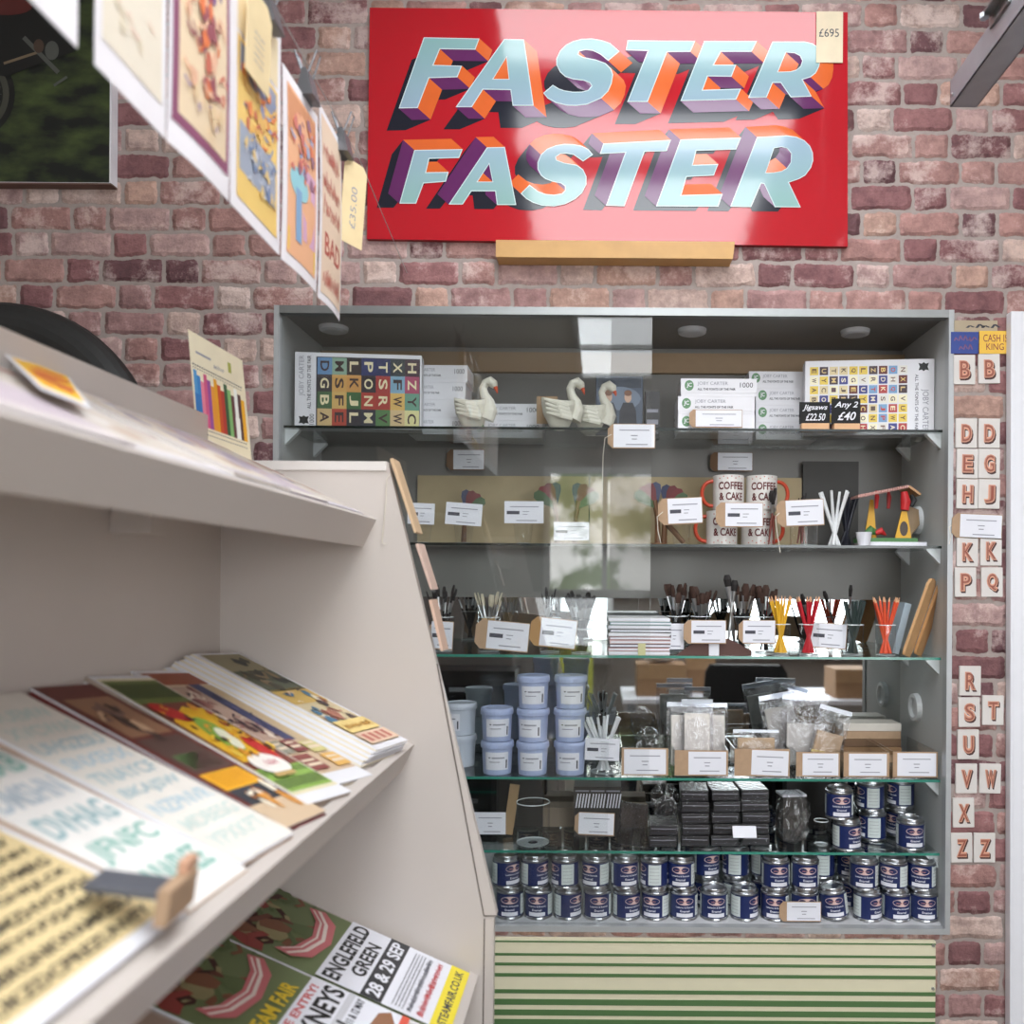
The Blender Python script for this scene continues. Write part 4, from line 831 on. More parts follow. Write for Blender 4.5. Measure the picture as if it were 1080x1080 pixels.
def put_tin(px, y, z0, deg, label, group, tilt=0):
    global tp
    o = at(px, y, z0+.03); M_ = T(o.x, y, z0, 0) @ MX.Rotation(R(tilt), 4, 'Y') @ MX.Rotation(R(deg), 4, 'Z')
    if tp is None: tp = tin(M_, label, group)
    else: dup(tp, M_, label, group)
z0 = ZS[0]; G0 = 'navy labelled paint tins on the cabinet floor'
def face(d): return 'pink oval facing' if abs(d) < 15 else ('pink oval turned aside' if abs(d) < 40 else 'pale panel to front')
bot = [(538, 4), (568, -3), (599, 48), (630, 8), (661, 30), (691, -22), (721, 0), (753, 4), (785, 50), (817, -10), (848, 0), (915, 32), (945, 6), (974, -6)]
for i, (px, d) in enumerate(bot):
    put_tin(px, 2.043, z0, d, 'navy paint tin %s from left, front bottom row, %s' % (ORD[i], face(d)), G0)
put_tin(880.5, 2.043, z0+.0045, -8, 'navy paint tin tilted to one side in the front bottom row', G0, -7)
top = [(534, 42), (564, 52), (596, -62), (628, -30), (659, 20), (690, -78), (718, -6), (818, 6), (849, 0), (911, -14), (942, -40), (972, -26)]
for i, (px, d) in enumerate(top):
    put_tin(px, 2.043, z0+.0738, d, 'navy paint tin %s from left, front upper row, %s' % (ORD[i], face(d)), G0)
rear = [745, 776, 806, 866, 897, 930, 960]
for i, px in enumerate(rear):
    for k in range(2): put_tin(px, 2.122, z0+k*.0738, [-8, 60, 20, 70, -50, 35, 5][i]+k*30, 'navy paint tin, rear row, %s from the left, %s of two' % (ORD[i], ('lower', 'upper')[k]), 'paint tins in the rear row')
swing_tag(822, 951, 866, 972, 2.004, 'kraft and white label standing before the tins on the cabinet floor', .18, 0, code=False)
G5 = 'navy labelled paint tins on the fifth shelf'
put_tin(893, 2.05, z5, 30, 'navy paint tin on the fifth shelf, lower left of the front pair', G5); put_tin(885, 2.052, z5+.0738, -4, 'navy paint tin on the fifth shelf, upper left of the front pair', G5)
put_tin(920, 2.13, z5, 95, 'pale sided paint tin on the fifth shelf, lower in the middle stack', G5); put_tin(918, 2.13, z5+.0738, 100, 'pale sided paint tin on the fifth shelf, upper in the middle stack', G5)
put_tin(960, 2.06, z5, 2, 'navy paint tin alone at the front right of the fifth shelf', G5); put_tin(949, 2.16, z5, -60, 'paint tin on the fifth shelf, lower of the right rear stack', G5); put_tin(950, 2.16, z5+.0738, -75, 'pale sided paint tin on the fifth shelf, upper of the right rear stack', G5)
o = at(866, 2.07, z5); tumbler('measuring_glass', .016, .018, .06, 'small clear measuring glass left of the tins on the fifth shelf', T(o.x, 2.07, z5))

# ================================================================ LETTER TILES, CARDS AND BOARD ON THE WALL
TILEM = mat(216, 210, 206, .5, var=.03, name='off_white_tile'); SALM = mat(190, 136, 116, .5, var=.06, name='salmon_letter'); SALD = mat(74, 44, 42, .6, name='painted_letter_shadow')
tiles = [('B',1017,390,1),('B',1043,389,2),('D',1019,457,1),('D',1043,457,2),('E',1020,489,0),('G',1043,489,0),('H',1020,521,0),('J',1043,521,0),('K',1020,582,1),('K',1045,581,2),('P',1018,614,0),('Q',1046,614,0),('R',1023,718,0),('S',1022,751,0),('T',1047,749,0),('U',1021,785,0),('V',1019,821,0),('W',1044,821,0),('X',1016,857,0),('Z',1014,894,1),('Z',1038,894,2)]
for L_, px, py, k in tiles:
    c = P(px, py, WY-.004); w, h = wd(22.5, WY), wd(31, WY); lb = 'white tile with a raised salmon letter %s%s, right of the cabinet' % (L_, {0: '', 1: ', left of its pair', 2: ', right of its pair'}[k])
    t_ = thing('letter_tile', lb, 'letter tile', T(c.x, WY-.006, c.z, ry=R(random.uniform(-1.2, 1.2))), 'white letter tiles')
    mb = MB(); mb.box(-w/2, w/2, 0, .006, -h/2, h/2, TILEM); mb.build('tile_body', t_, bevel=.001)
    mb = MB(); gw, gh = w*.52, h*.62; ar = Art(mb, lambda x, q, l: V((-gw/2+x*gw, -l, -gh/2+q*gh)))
    for q in range(5): ar.l = .0003+q*.0001; ar.text(L_, .12-q*.02, -.10+q*.02, 1.12-q*.02, .90+q*.02, SALD, .06)  # offset dark copies paint the letter's shadow
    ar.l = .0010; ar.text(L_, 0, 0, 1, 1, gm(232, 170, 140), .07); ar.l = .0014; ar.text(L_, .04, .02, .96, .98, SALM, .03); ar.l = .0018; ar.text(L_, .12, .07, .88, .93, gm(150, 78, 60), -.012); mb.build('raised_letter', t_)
o_, ar = card_on(1003, 350, 1032, 373, WY-.004, 'blue card with reddish lettering at the top right corner of the cabinet', 'printed_card', 'card', gm(44, 66, 140), txt=[(None, .12, .55, .85, .85, gm(120, 80, 120)), (None, .3, .15, .8, .45, gm(120, 80, 120))])
def rebuild(o_, mb): pass
o_, ar = card_on(1033, 349, 1066, 373, WY-.004, 'yellow card reading Cash is King beside the blue card', 'printed_card', 'card', gm(232, 186, 70), txt=[('CASH IS', .12, .52, .9, .84, gm(130, 44, 60)), ('KING', .22, .16, .78, .45, gm(130, 44, 60))])
o_, ar = card_on(1006, 338, 1052, 350, WY-.003, 'small greyish handwritten strip above the blue and yellow cards', 'paper_strip', 'paper strip', mat(176, 160, 136, .8), txt=[(None, .3, .3, .55, .7, INK), (None, .65, .3, .95, .7, INK)])
swing_tag(1004, 542, 1057, 568, WY-.006, 'white label on brown card among the letter tiles below H and J', .16, 2, code=False, string=[(1006, 552, WY-.003), (1001, 556, WY-.003), (1003, 566, WY-.003), (1001, 574, WY-.003)])
STC, STG = mat(224, 217, 188, .45, var=.02, name='cream_slat'), mat(84, 118, 72, .45, var=.03, name='green_stripe')
a = P(522, 991, WY-.02); b = P(988, 991, WY-.02); zt, zb_ = a.z, .30
t_ = thing('striped_signboard', 'cream board with horizontal green stripes fixed below the cabinet', 'board', T(a.x, WY-.014, zb_))
W_ = b.x-a.x+.20; mb = MB(); mb.box(-.20, b.x-a.x, 0, .012, 0, zt-zb_, STC); mb.build('panel_board', t_)
mb = MB(); s_ = WY/900
for y0, y1 in ((993, 994.5), (1006, 1008.5), (1016, 1019), (1027, 1030.5), (1044, 1048), (1054, 1060), (1065, 1071), (1075, 1083), (1087, 1096), (1100, 1112), (1116, 1130), (1134, 1150)):
    za = zt-zb_-(y0-991)*s_; zc = zt-zb_-(y1-991)*s_; mb.box(-.1999, b.x-a.x-.0002, -.0012, 0, zc, za, STG)
mb.build('green_stripes', t_)
mb = MB(); 
for py in (995, 1040): mb.lathe([(.001, .003), (.003, .003), (.004, 0)], SILVER, 12, M=T(b.x-a.x-.006, -.001, zt-zb_-(py-991)*s_, rx=R(90)))
mb.build('screw_heads', t_)
# tall white unit at the right edge
a = P(1069, 700, 1.953); c = P(1069, 328, 1.953)
WHP = mat(232, 232, 238, .4, var=.01, name='white_board')
t_ = thing('display_board', 'tall white board standing against the brick wall, cut off by the right edge', 'board', T(a.x, 1.953, 0, 0, 0, R(-.3)))
mb = MB(); mb.box(0, .60, 0, .025, 0, c.z, WHP); mb.build('board_panel', t_, bevel=.002)
mb = MB(); mb.box(.006, .594, -.001, -.0002, .01, c.z-.006, mat(234, 234, 240, .35, var=.01)); mb.build('board_face', t_)
# ================================================================ LEFT: PICTURE, TYRE
y = 1.952; a = P(-160, 195, y); b = P(117, 193, y); tp_ = P(117, -90, y)
t_ = thing('motorcycle_picture', 'dark green canvas picture of a motorcycle hanging at the upper left', 'picture', T(b.x, y, b.z))
Wp = b.x-a.x; Hp = tp_.z-b.z
def canvas_mat():
    m, t, p = principled('dark_green_print'); tc = t.nodes.new('ShaderNodeTexCoord'); mp = t.nodes.new('ShaderNodeMapping'); mp.inputs['Scale'].default_value = (1, 1, 2.2)
    n = t.nodes.new('ShaderNodeTexNoise'); n.inputs['Scale'].default_value = 9; n.inputs['Detail'].default_value = 6
    r = t.nodes.new('ShaderNodeValToRGB'); r.color_ramp.elements[0].position = .42; r.color_ramp.elements[0].color = lin((24, 28, 26)); r.color_ramp.elements[1].position = .68; r.color_ramp.elements[1].color = lin((74, 88, 48))
    t.links.new(tc.outputs['Object'], mp.inputs[0]); t.links.new(mp.outputs[0], n.inputs['Vector']); t.links.new(n.outputs['Fac'], r.inputs[0]); t.links.new(r.outputs[0], p.inputs['Base Color']); p.inputs['Roughness'].default_value = .45; return m
mb = MB(); mb.box(-Wp, 0, 0, .026, 0, Hp, mat(226, 224, 230, .6, name='canvas_edge')); mb.box(-Wp, 0, .001, .026, -.003, 0, mat(110, 84, 74, .7)); mb.build('canvas', t_)
mb = MB(); mb.box(-Wp+.001, -.004, -.001, 0, .001, Hp, canvas_mat())
ar = Art(mb, lambda x, q, l: V((-x, -.001-l, q)), .0004)      # x metres left of the right edge, q metres up
TY, ME, RU = mat(26, 27, 27, .5), mat(84, 86, 82, .4), mat(76, 60, 50, .5)
def ring(cx, cy, r0, r1, mt, n=40):
    for k in range(n):
        a0, a1 = 2*math.pi*k/n, 2*math.pi*(k+1)/n; ar.poly([(cx+r0*math.cos(a0), cy+r0*math.sin(a0)), (cx+r1*math.cos(a0), cy+r1*math.sin(a0)), (cx+r1*math.cos(a1), cy+r1*math.sin(a1)), (cx+r0*math.cos(a1), cy+r0*math.sin(a1))], mt)
ring(.325, .20, .0, .105, TY); ar.up(); ring(.325, .20, .078, .092, mat(70, 70, 62, .5)); ar.up()
for k in range(14): a0 = math.pi*k/14; ar.line([(.325+.075*math.cos(a0), .20+.075*math.sin(a0)), (.325-.075*math.cos(a0), .20-.075*math.sin(a0))], .0012, ME)
ar.up(); ar.poly([(.08, .30), (.24, .24), (.34, .26), (.5, .32), (.5, .45), (.16, .44), (.09, .38)], TY); ar.up()
ar.line([(.245, .27), (.17, .295)], .006, gm(120, 104, 84)); ar.line([(.20, .33), (.14, .27), (.12, .25)], .010, ME); ar.up(); ar.ell(.135, .30, .016, .022, ME); ar.ell(.165, .31, .012, .016, RU); ar.ell(.24, .40, .06, .02, gm(90, 40, 38)); ar.line([(.10, .24), (.13, .22)], .006, ME)
mb.build('printed_picture', t_)
c = P(-5, 483, 1.92); mb = MB(); Rm = wd(166, 1.92); prof = []
for k in range(17):
    a = math.pi*(.06+1.88*k/16); prof.append((Rm-.047+.047*-math.cos(a)*1.0*(.92 if abs(k-8) > 2 else 1), .042*math.sin(a)))
RUB = mat(38, 38, 38, .55, var=.15, scale=40, name='rubber')
Mx = MX.Rotation(R(90), 4, 'X')
mb.lathe([(r, zz) for r, zz in prof], RUB, 64, M=Mx)
t_ = thing('spare_wheel', 'black motorcycle wheel and tyre hanging against the wall behind the magazine rack', 'wheel', T(c.x, 1.934, c.z)); mb.build('rubber_tyre', t_, smooth=True)
mb = MB(); rr = Rm-.09; mb.lathe([(rr, -.03), (rr-.008, -.022), (rr-.016, 0), (rr-.008, .022), (rr, .03), (rr-.003, 0), (rr, -.03)], mat(52, 52, 54, .35, .6, name='rim_metal'), 64, M=Mx); mb.build('rim', t_, smooth=True)
mb = MB(); mb.tube([(0, -.035, 0), (0, .035, 0)], .028, ALU, 20)
for k in range(16): a = 2*math.pi*k/16; mb.tube([(.02*math.cos(a), .012*(-1)**k, .02*math.sin(a)), ((rr-.01)*math.cos(a+.2), 0, (rr-.01)*math.sin(a+.2))], .0018, ALU, 5)
mb.build('spokes_and_hub', t_)
# ================================================================ OVERHEAD METAL CHANNEL (upper right)
ye = 1.62; a = P(999, 86, ye); b = P(1002, 113, ye); c = P(1030, 112, ye); s_ = ye/900
t_ = thing('overhead_channel', 'grey metal channel hanging from above at the upper right', 'metal channel', T(b.x, ye, b.z))
cw = c.x-b.x; ch = a.z-b.z; mb = MB(); GCH = mat(150, 150, 156, .4, .35, name='painted_channel'); 
mb.box(0, .002, -1.3, 0, 0, ch, GCH); mb.box(0, cw, -1.3, 0, 0, .002, GCH); mb.box(cw-.002, cw, -1.3, 0, 0, ch, GCH); mb.box(0, cw, -.002, 0, 0, ch, GCH); mb.build('channel_body', t_)
mb = MB(); mb.box(-.004, 0, -.24, -.17, ch-.012, ch+.010, ALU); mb.box(-.020, .012, -.235, -.175, ch+.006, ch+.011, ALU); mb.build('clamp', t_, bevel=.001)
mb = MB(); mb.tube([(-.006, -.205, ch+.008), (-.006, -.205, ZC-b.z-.001)], .004, SILVER, 10); mb.build('threaded_rod', t_, smooth=True)
mb = MB(); mb.lathe([(.001, 0), (.008, 0), (.008, .007), (.001, .007)], SILVER, 6, M=T(-.006, -.205, ch+.011)); mb.lathe([(.001, 0), (.008, 0), (.008, .008), (.001, .008)], SILVER, 6, M=T(-.016, -.18, ch+.0005)); mb.build('hex_nut', t_)
mb = MB(); mb.lathe([(.0005, .0022), (.003, .002), (.004, 0)], SILVER, 12, M=T(-.001, -.012, ch*.35, ry=R(-90))); mb.build('rivet', t_)
# ================================================================ MAGAZINE RACK
YE = 1.45; SC = YE/900
rack = thing('magazine_rack', 'tall cream laminate magazine rack with three sloping shelves at the left', 'magazine rack', T(P(232, 700, YE).x, .85, 0))
rinv = rack.matrix_world.inverted()
def rp_(mb, name, **k):
    for i, v in enumerate(mb.v): mb.v[i] = rinv @ v
    return mb.build(name, rack, **k)
XB = P(232, 700, YE).x; NEAR = .16
def pe(px, py, y=YE): return P(px, py, y)
prof = [(XB-.018, 0), (XB-.018, pe(232, 444).z), (XB, pe(232, 444).z), (XB+.001, pe(232, 487).z+.0), (pe(409, 487).x, pe(409, 487).z), (pe(524, 967).x, pe(524, 967).z), (pe(522, 1000).x, pe(522, 1000).z), (pe(522, 1000).x, 0)]
prof = [(XB-.018, 0), (XB-.018, pe(250, 487).z), (pe(409, 487).x, pe(409, 487).z), (pe(524, 965).x, pe(524, 965).z), (pe(521, 968).x, pe(521, 968).z), (pe(519, 1000).x, 0)]
mb = MB(); mb.prism([V((x, YE, z_)) for x, z_ in prof], (0, .018, 0), UNITM); rp_(mb, 'end_panel', bevel=.0008)
mb = MB(); mb.prism([V((x, NEAR-.018, z_)) for x, z_ in prof], (0, .018, 0), UNITM); rp_(mb, 'end_panel', bevel=.0008)
mb = MB(); mb.prism([pe(462, 700, YE-.0012), pe(511, 966, YE-.0012), pe(524, 966, YE-.0012), pe(465, 716, YE-.0012)], (0, .001, 0), UNITM); mb.prism([pe(511, 969, YE-.0012), pe(508, 1200, YE-.0012), pe(516, 1200, YE-.0012), pe(520, 969, YE-.0012)], (0, .001, 0), UNITM); rp_(mb, 'edge_strip')
SEAM = mat(96, 86, 80, .7, name='dark_joint_gap'); mb = MB()  # shade of the joint gap put in as thin brown strips
for a_, b_2, w_2 in (((461, 700), (510.5, 966), .7), ((510.5, 966), (524, 966), .7), ((511, 969), (508, 1200), .7)):
    A2, B2 = pe(*a_, YE-.0016), pe(*b_2, YE-.0016); s2 = (B2-A2).cross(V((0, 1, 0))).normalized()*.0009
    mb.prism([A2-s2, B2-s2, B2+s2, A2+s2], (0, .0006, 0), SEAM)
rp_(mb, 'edge_seam')
mb = MB(); mb.box(pe(252, 487).x, pe(408, 487).x, YE-.004, YE+.02, pe(300, 496).z, pe(300, 486.2).z, mat(214, 208, 204, .4, var=.01, name='cream_capping')); rp_(mb, 'top_capping', bevel=.0008)
mb = MB(); mb.box(XB-.018, XB, NEAR, YE, 0.02, pe(232, 444).z, UNITM); rp_(mb, 'back_board')
mb = MB(); mb.box(XB, XB+.06, NEAR, YE, .02, .08, UNITM); mb.box(XB, XB+.30, NEAR+.0, YE, .05, .068, UNITM); rp_(mb, 'plinth')
def frame(A, B):
    a, b = pe(*A), pe(*B); d = b-a; L = d.length; u = d/L; n = V((-u.z, 0, u.x)); v = V((0, 1, 0)); M = MX((( u.x, v.x, n.x, a.x), (u.y, v.y, n.y, 0), (u.z, v.z, n.z, a.z), (0, 0, 0, 1))); return M, L, a, u, n
SHF = {'mid': frame((232, 690), (437, 785)), 'bot': frame((232, 906), (505, 1028)), 'top': frame((232, 469), (397, 548))}
PROUD = .006                    # lip stands a little above the tray
for nm, (M, L, a, u, n) in SHF.items():
    mb = MB(M); mb.box(0, L-.012, NEAR, YE, -PROUD-.018, -PROUD, UNITM); rp_(mb, 'sloping_shelf')
    mb = MB(M); mb.box(L-.016, L, NEAR, YE, -.052, 0.0, UNITM); rp_(mb, 'front_lip', bevel=.001)
mb = MB(); mb.box(XB, XB+.02, NEAR, YE, pe(232, 545).z, pe(232, 520).z, UNITM); q = pe(116, 548, 1.3); mb.box(XB+.001, XB+.055, 1.12, 1.16, q.z-.03, q.z+.10, UNITM); rp_(mb, 'cleat')
# wood edge strips clipped along the sloping front
for k, (a, b, c_, lb) in enumerate(((( 411, 484), (437, 562), mat(206, 176, 142, .6, var=.06, name='tag_wood'), 'topmost'), ((438, 574), (454, 622), mat(206, 178, 164, .6), 'middle'), ((452, 633), (465, 687), mat(208, 176, 156, .6), 'lowest'))):
    A_, B_ = P(*a, YE-.01), P(*b, YE-.01); d = (B_-A_); n_ = V((d.z, 0, -d.x)).normalized(); n_ = -n_ if n_.x < 0 else n_
    mb = MB(); mb.prism([A_, B_, B_+n_*.004, A_+n_*.0055], (0, .05, 0), c_)
    ob = mb.build('wooden_swing_tag'); tag(ob, 'thin edge-on wooden swing tag on the rack front edge, %s of three' % lb, 'swing tag', 'edge-on wooden tags')
mb = MB(); mb.tube([P(412, 500, YE-.006), P(408, 505, YE-.006), P(407, 530, YE-.005), P(404, 560, YE-.005), P(403, 573, YE-.004), P(407, 574, YE-.004)], .0010, STRING, 5); tag(mb.build('string_loop', smooth=True), 'white string hanging from the topmost swing tag on the rack panel', 'string')
# ---- sheets lying on the rack
def hit(sh, px, py, h=0):
    M, L, a, u, n = SHF[sh]; X, Y = U(px, py); d = V((X/900, 1, -Y/900)); o = V((0, 0, EYE)); t = ((a+n*h-o).dot(n))/d.dot(n); return o+d*t
def sheet(sh, name, label, cat, u0, u1, v0, v1, th, rot, artf, base=0, side=None, top=None, group=None, pages=0, fan=0):
    """a pile or magazine: local x across (reading direction, +Y world), local y up the slope"""
    M, L, a, u, n = SHF[sh]; uc, vc = (u0+u1)/2, (v0+v1)/2; w, h = v1-v0, u1-u0
    Rm_ = MX(((0, -1, 0, 0), (1, 0, 0, 0), (0, 0, 1, 0), (0, 0, 0, 1)))
    t_ = thing(name, label, cat, M @ MX.Translation((uc, vc, -PROUD+.0004+base)) @ MX.Rotation(R(rot), 4, 'Z') @ Rm_, group)
    mb = MB(); rg = random.Random(hash(label) % 999 if False else len(label)*7+int(u1*1000)); side = side or WHITE
    if pages > 1:
        for k in range(pages):
            dx = rg.uniform(-.002, .002)-fan*(1-k/pages); dy = rg.uniform(-.003, .003); mb.box(-w/2+dx, w/2+dx, -h/2+dy, h/2+dy, th*k/pages, th*(k+.85)/pages, side if k % 3 else (WHITE if side is not WHITE else CREAMP))
        mb.box(-w/2+.002, w/2-.002, -h/2+.002, h/2-.002, 0, th, side)
    else: mb.box(-w/2, w/2, -h/2, h/2, 0, th, side)
    mb.build('paper_pile' if pages > 1 else 'paper_body', t_)
    mb = MB(); mb.box(-w/2, w/2, -h/2, h/2, th, th+.0006, top or WHITE); ar = Art(mb, lambda x, q, l: V((-w/2+x*w, -h/2+q*h, th+.0006+l)), .0004)
    if artf: artf(ar)
    mb.build('printed_cover', t_); return t_
def blobs(ar, n, x0, y0, x1, y1, cols, s0, s1, seed=1):
    rg = random.Random(seed)
    for k in range(n):
        ar.l += .00003; cx, cy = rg.uniform(x0, x1), rg.uniform(y0, y1); a = rg.uniform(s0, s1)
        if rg.random() < .55:
            m_ = rg.randint(5, 8); ar.poly([(cx+a*rg.uniform(.5, 1.1)*math.cos(6.283*q/m_), cy+a*.7*rg.uniform(.5, 1.1)*math.sin(6.283*q/m_)) for q in range(m_)], rg.choice(cols))
        else: ar.line([(cx-a, cy-a*rg.uniform(-.6, .6)), (cx, cy+a*rg.uniform(-.3, .3)), (cx+a, cy+a*rg.uniform(-.6, .6))], a*.25, rg.choice(cols))
def paneltext(ar, x0, y0, x1, y1, s, bg, fg, pad=.1, b=.02):
    ar.rect(x0, y0, x1, y1, bg); ar.up(); px_, py_ = (x1-x0)*pad, (y1-y0)*.18; ar.text(s, x0+px_, y0+py_, x1-px_, y1-py_, fg, b); ar.l -= .0004
# middle shelf, far to near
def a1(ar):     # narrow picture, brown to blue, boxes at the foot
    f0_ = ar.f; ar.f = lambda x, y, l: f0_(.08+(x-.05)*1.5, .04+(y-.1)*1.08, l)
    ar.rect(.05, .10, .62, .97, gm(206, 188, 150)); ar.up(); ar.rect(.05, .80, .62, .97, gm(150, 140, 110)); ar.rect(.05, .60, .62, .80, gm(90, 94, 76)); ar.rect(.05, .48, .62, .62, gm(206, 170, 90)); ar.up()
    blobs(ar, 16, .12, .62, .55, .9, [gm(70, 66, 50), gm(120, 110, 80), gm(50, 50, 46), gm(140, 120, 90)], .05, .10, 3); blobs(ar, 26, .12, .3, .55, .6, [gm(130, 70, 56), gm(222, 190, 160), gm(60, 110, 140), gm(226, 214, 190), gm(170, 110, 90), gm(70, 50, 50)], .03, .08, 4)
    ar.l += .0004; ar.rect(.05, .20, .62, .30, gm(232, 204, 130)); ar.rect(.05, .10, .62, .19, gm(228, 196, 170)); ar.up()
    for q in range(4): ar.rect(.1+q*.12, .115, .17+q*.12, .175, gm(190, 110, 96))
    ar.scrib(.1, .225, .55, .275, gm(190, 140, 60), 4)
sheet('mid', 'print_pile', 'thick pile of white edged prints lying against the rack end panel, middle shelf', 'prints', .02, .352, 1.285, 1.412, .024, -9, a1, pages=16, fan=.055)
def a2(ar):
    ar.rect(.03, .08, .97, .97, gm(206, 180, 150)); ar.up(); ar.rect(.03, .86, .97, .97, gm(150, 76, 50)); ar.rect(.03, .36, .50, .84, gm(186, 156, 140)); ar.rect(.52, .34, .74, .86, gm(64, 66, 104)); ar.rect(.76, .3, .97, .85, gm(200, 176, 140)); ar.up()
    blobs(ar, 34, .08, .40, .46, .82, [gm(120, 60, 64), gm(90, 60, 60), gm(226, 208, 190), gm(160, 110, 100), gm(70, 50, 60)], .03, .09, 5); blobs(ar, 8, .56, .4, .72, .8, [gm(90, 90, 130), gm(50, 46, 70)], .02, .05, 6)
    ar.l += .0003
    for x0, x1, y0, y1, c in ((.05, .28, .24, .34, gm(150, 146, 130)), (.32, .58, .24, .34, gm(130, 60, 60)), (.06, .42, .10, .22, gm(134, 66, 60)), (.62, .95, .22, .31, gm(206, 196, 130)), (.62, .95, .10, .20, gm(226, 176, 90))):
        ar.rect(x0, y0, x1, y1, c); ar.up(); ar.rect(x0+.03, y0+.03, x1-.03, y0+.05, gm(226, 206, 180)); ar.rect(x0+.03, y0+.065, x1-.05, y0+.08, gm(226, 206, 180)); ar.l -= .0004
sheet('mid', 'print_pile', 'pile of brown and red poster prints with a blue stripe, second from the end panel', 'prints', .01, .35, 1.135, 1.245, .006, -13, a2, pages=3)
def a3(ar):     # bright yellow, green and red lettering
    ar.rect(.02, .06, .98, .97, gm(224, 214, 180)); ar.up(); ar.rect(.04, .08, .96, .24, gm(140, 176, 80)); ar.rect(.04, .76, .96, .95, gm(104, 116, 60)); ar.rect(.04, .24, .96, .76, gm(120, 60, 50)); ar.up()
    for k in range(11): ar.rect(.06+k*.082, .10, .10+k*.082, .16, gm(50, 60, 40)); ar.rect(.06+k*.082, .19, .09+k*.082, .23, gm(50, 60, 40)); ar.rect(.06+k*.082, .80, .11+k*.082, .92, gm(60, 70, 40))
    ar.poly([(.08, .30), (.4, .28), (.9, .34), (.92, .7), (.6, .72), (.1, .62)], gm(228, 178, 40)); ar.up(); ar.ell(.45, .50, .20, .12, gm(132, 170, 66), rot=.4); ar.up(); ar.ell(.48, .46, .14, .07, gm(226, 226, 200), rot=.4); ar.up(); ar.ell(.70, .36, .14, .10, gm(196, 44, 40), rot=.5); ar.ell(.25, .68, .18, .07, gm(186, 40, 40), rot=-.2); ar.up()
    ar.ell(.42, .26, .30, .075, gm(236, 230, 222)); ar.up(); blobs(ar, 46, .08, .32, .92, .74, [gm(70, 50, 30), gm(236, 190, 50), gm(240, 214, 90), gm(60, 30, 30), gm(226, 150, 40), gm(150, 30, 34)], .02, .06, 8)
    ar.l += .0003; ar.scrib(.3, .24, .55, .28, gm(206, 130, 140), 5); ar.rect(.15, .165, .55, .19, gm(190, 160, 100))
sheet('mid', 'lettering_book', 'book with yellow, green and red lettering cover lying on the middle shelf', 'book', .01, .352, 1.028, 1.132, .011, -13, a3, pages=3, side=mat(176, 160, 146, .7))
def a4(ar):
    ar.rect(.0, .0, 1, 1, gm(104, 48, 42)); ar.up(); ar.rect(.12, .62, .9, .90, gm(150, 110, 84)); ar.rect(.1, .36, .9, .6, gm(90, 66, 60)); ar.rect(.2, .38, .8, .48, gm(96, 120, 76)); ar.rect(.1, .24, .9, .35, gm(240, 176, 40)); ar.rect(.1, .14, .9, .24, gm(50, 54, 62)); ar.rect(.0, .0, 1, .14, gm(206, 180, 150)); ar.up()
    blobs(ar, 14, .2, .6, .8, .9, [gm(70, 50, 46), gm(196, 160, 130), gm(120, 90, 80)], .05, .12, 11); blobs(ar, 10, .2, .12, .85, .22, [gm(230, 220, 200), gm(160, 100, 60), gm(206, 140, 60)], .05, .1, 12)
    for k in range(5): ar.line([(.15, .26+k*.018), (.85, .26+k*.018)], .004, gm(206, 140, 30))
sheet('mid', 'magazine', 'dark red magazine with orange panel lying beside the yellow lettering book', 'magazine', .01, .352, .932, 1.024, .010, -9, a4, pages=4, side=mat(120, 50, 48, .5))
def lettersheet(cols, rows, pal, bg=None, seed=2):
    def f(ar):
        rg = random.Random(seed)
        if bg: ar.rect(.03, .05, .97, .95, bg); ar.up()
        for j in range(rows):
            s = ''.join(rg.choice('ABCDEFGHJKLMNPRSTUVWXYZ') for _ in range(cols)); y0 = .92-(j+1)*.86/rows; ar.text(s, .07, y0+.012, .93, y0+.86/rows*.78, rg.choice(pal), .03, .2)
    return f
sheet('mid', 'alphabet_print', 'white alphabet print with faint blue green lettering next to the dark red magazine', 'print', .005, .348, .806, .918, .012, -5, lettersheet(6, 9, [gm(186, 204, 212), gm(200, 212, 206), gm(178, 196, 200)], None, 3), pages=4, side=mat(206, 176, 152, .7), top=mat(228, 222, 214, .6))
sheet('mid', 'alphabet_print', 'white alphabet print with larger green and grey letters behind the black clip', 'print', .005, .348, .694, .800, .008, -2, lettersheet(5, 6, [gm(150, 190, 180), gm(160, 186, 190), gm(186, 196, 204)], None, 5), pages=3, side=mat(212, 188, 166, .7), top=mat(232, 228, 224, .6))
BL = [gm(24, 22, 22), gm(36, 32, 32)]
sheet('mid', 'alphabet_print', 'cream print covered in small black letters at the lower left corner', 'print', .10, .343, .46, .688, .006, 0, lettersheet(16, 12, BL, mat(216, 194, 146, .7), 9), pages=2, side=WHITE, top=WHITE)
sheet('mid', 'plain_sheet', 'blank cream sheet lying at the back of the middle shelf, left', 'sheet', .0, .095, .46, .685, .004, 0, None, top=mat(222, 206, 178, .7))
# clip with kraft tag on the cream print
M, L, a, u, n = SHF['mid']
t_ = thing('swing_tag', 'small kraft tag with dark label propped on the cream alphabet print', 'price tag', M @ MX.Translation((.290, .638, .004)) @ MX.Rotation(R(4), 4, 'Z'))
mb = MB(MX.Rotation(R(-16), 4, 'Y')); mb.box(-.002, .056, -.010, .022, .012, .018, mat(92, 94, 102, .4)); mb.build('dark_label', t_, bevel=.001)
mb = MB(MX.Rotation(R(-16), 4, 'Y')); mb.box(.056, .066, -.022, .028, -.002, .026, KRAFT); mb.box(.056, .064, .010, .030, .026, .036, mat(206, 160, 132, .7)); mb.build('kraft_block', t_, bevel=.001)
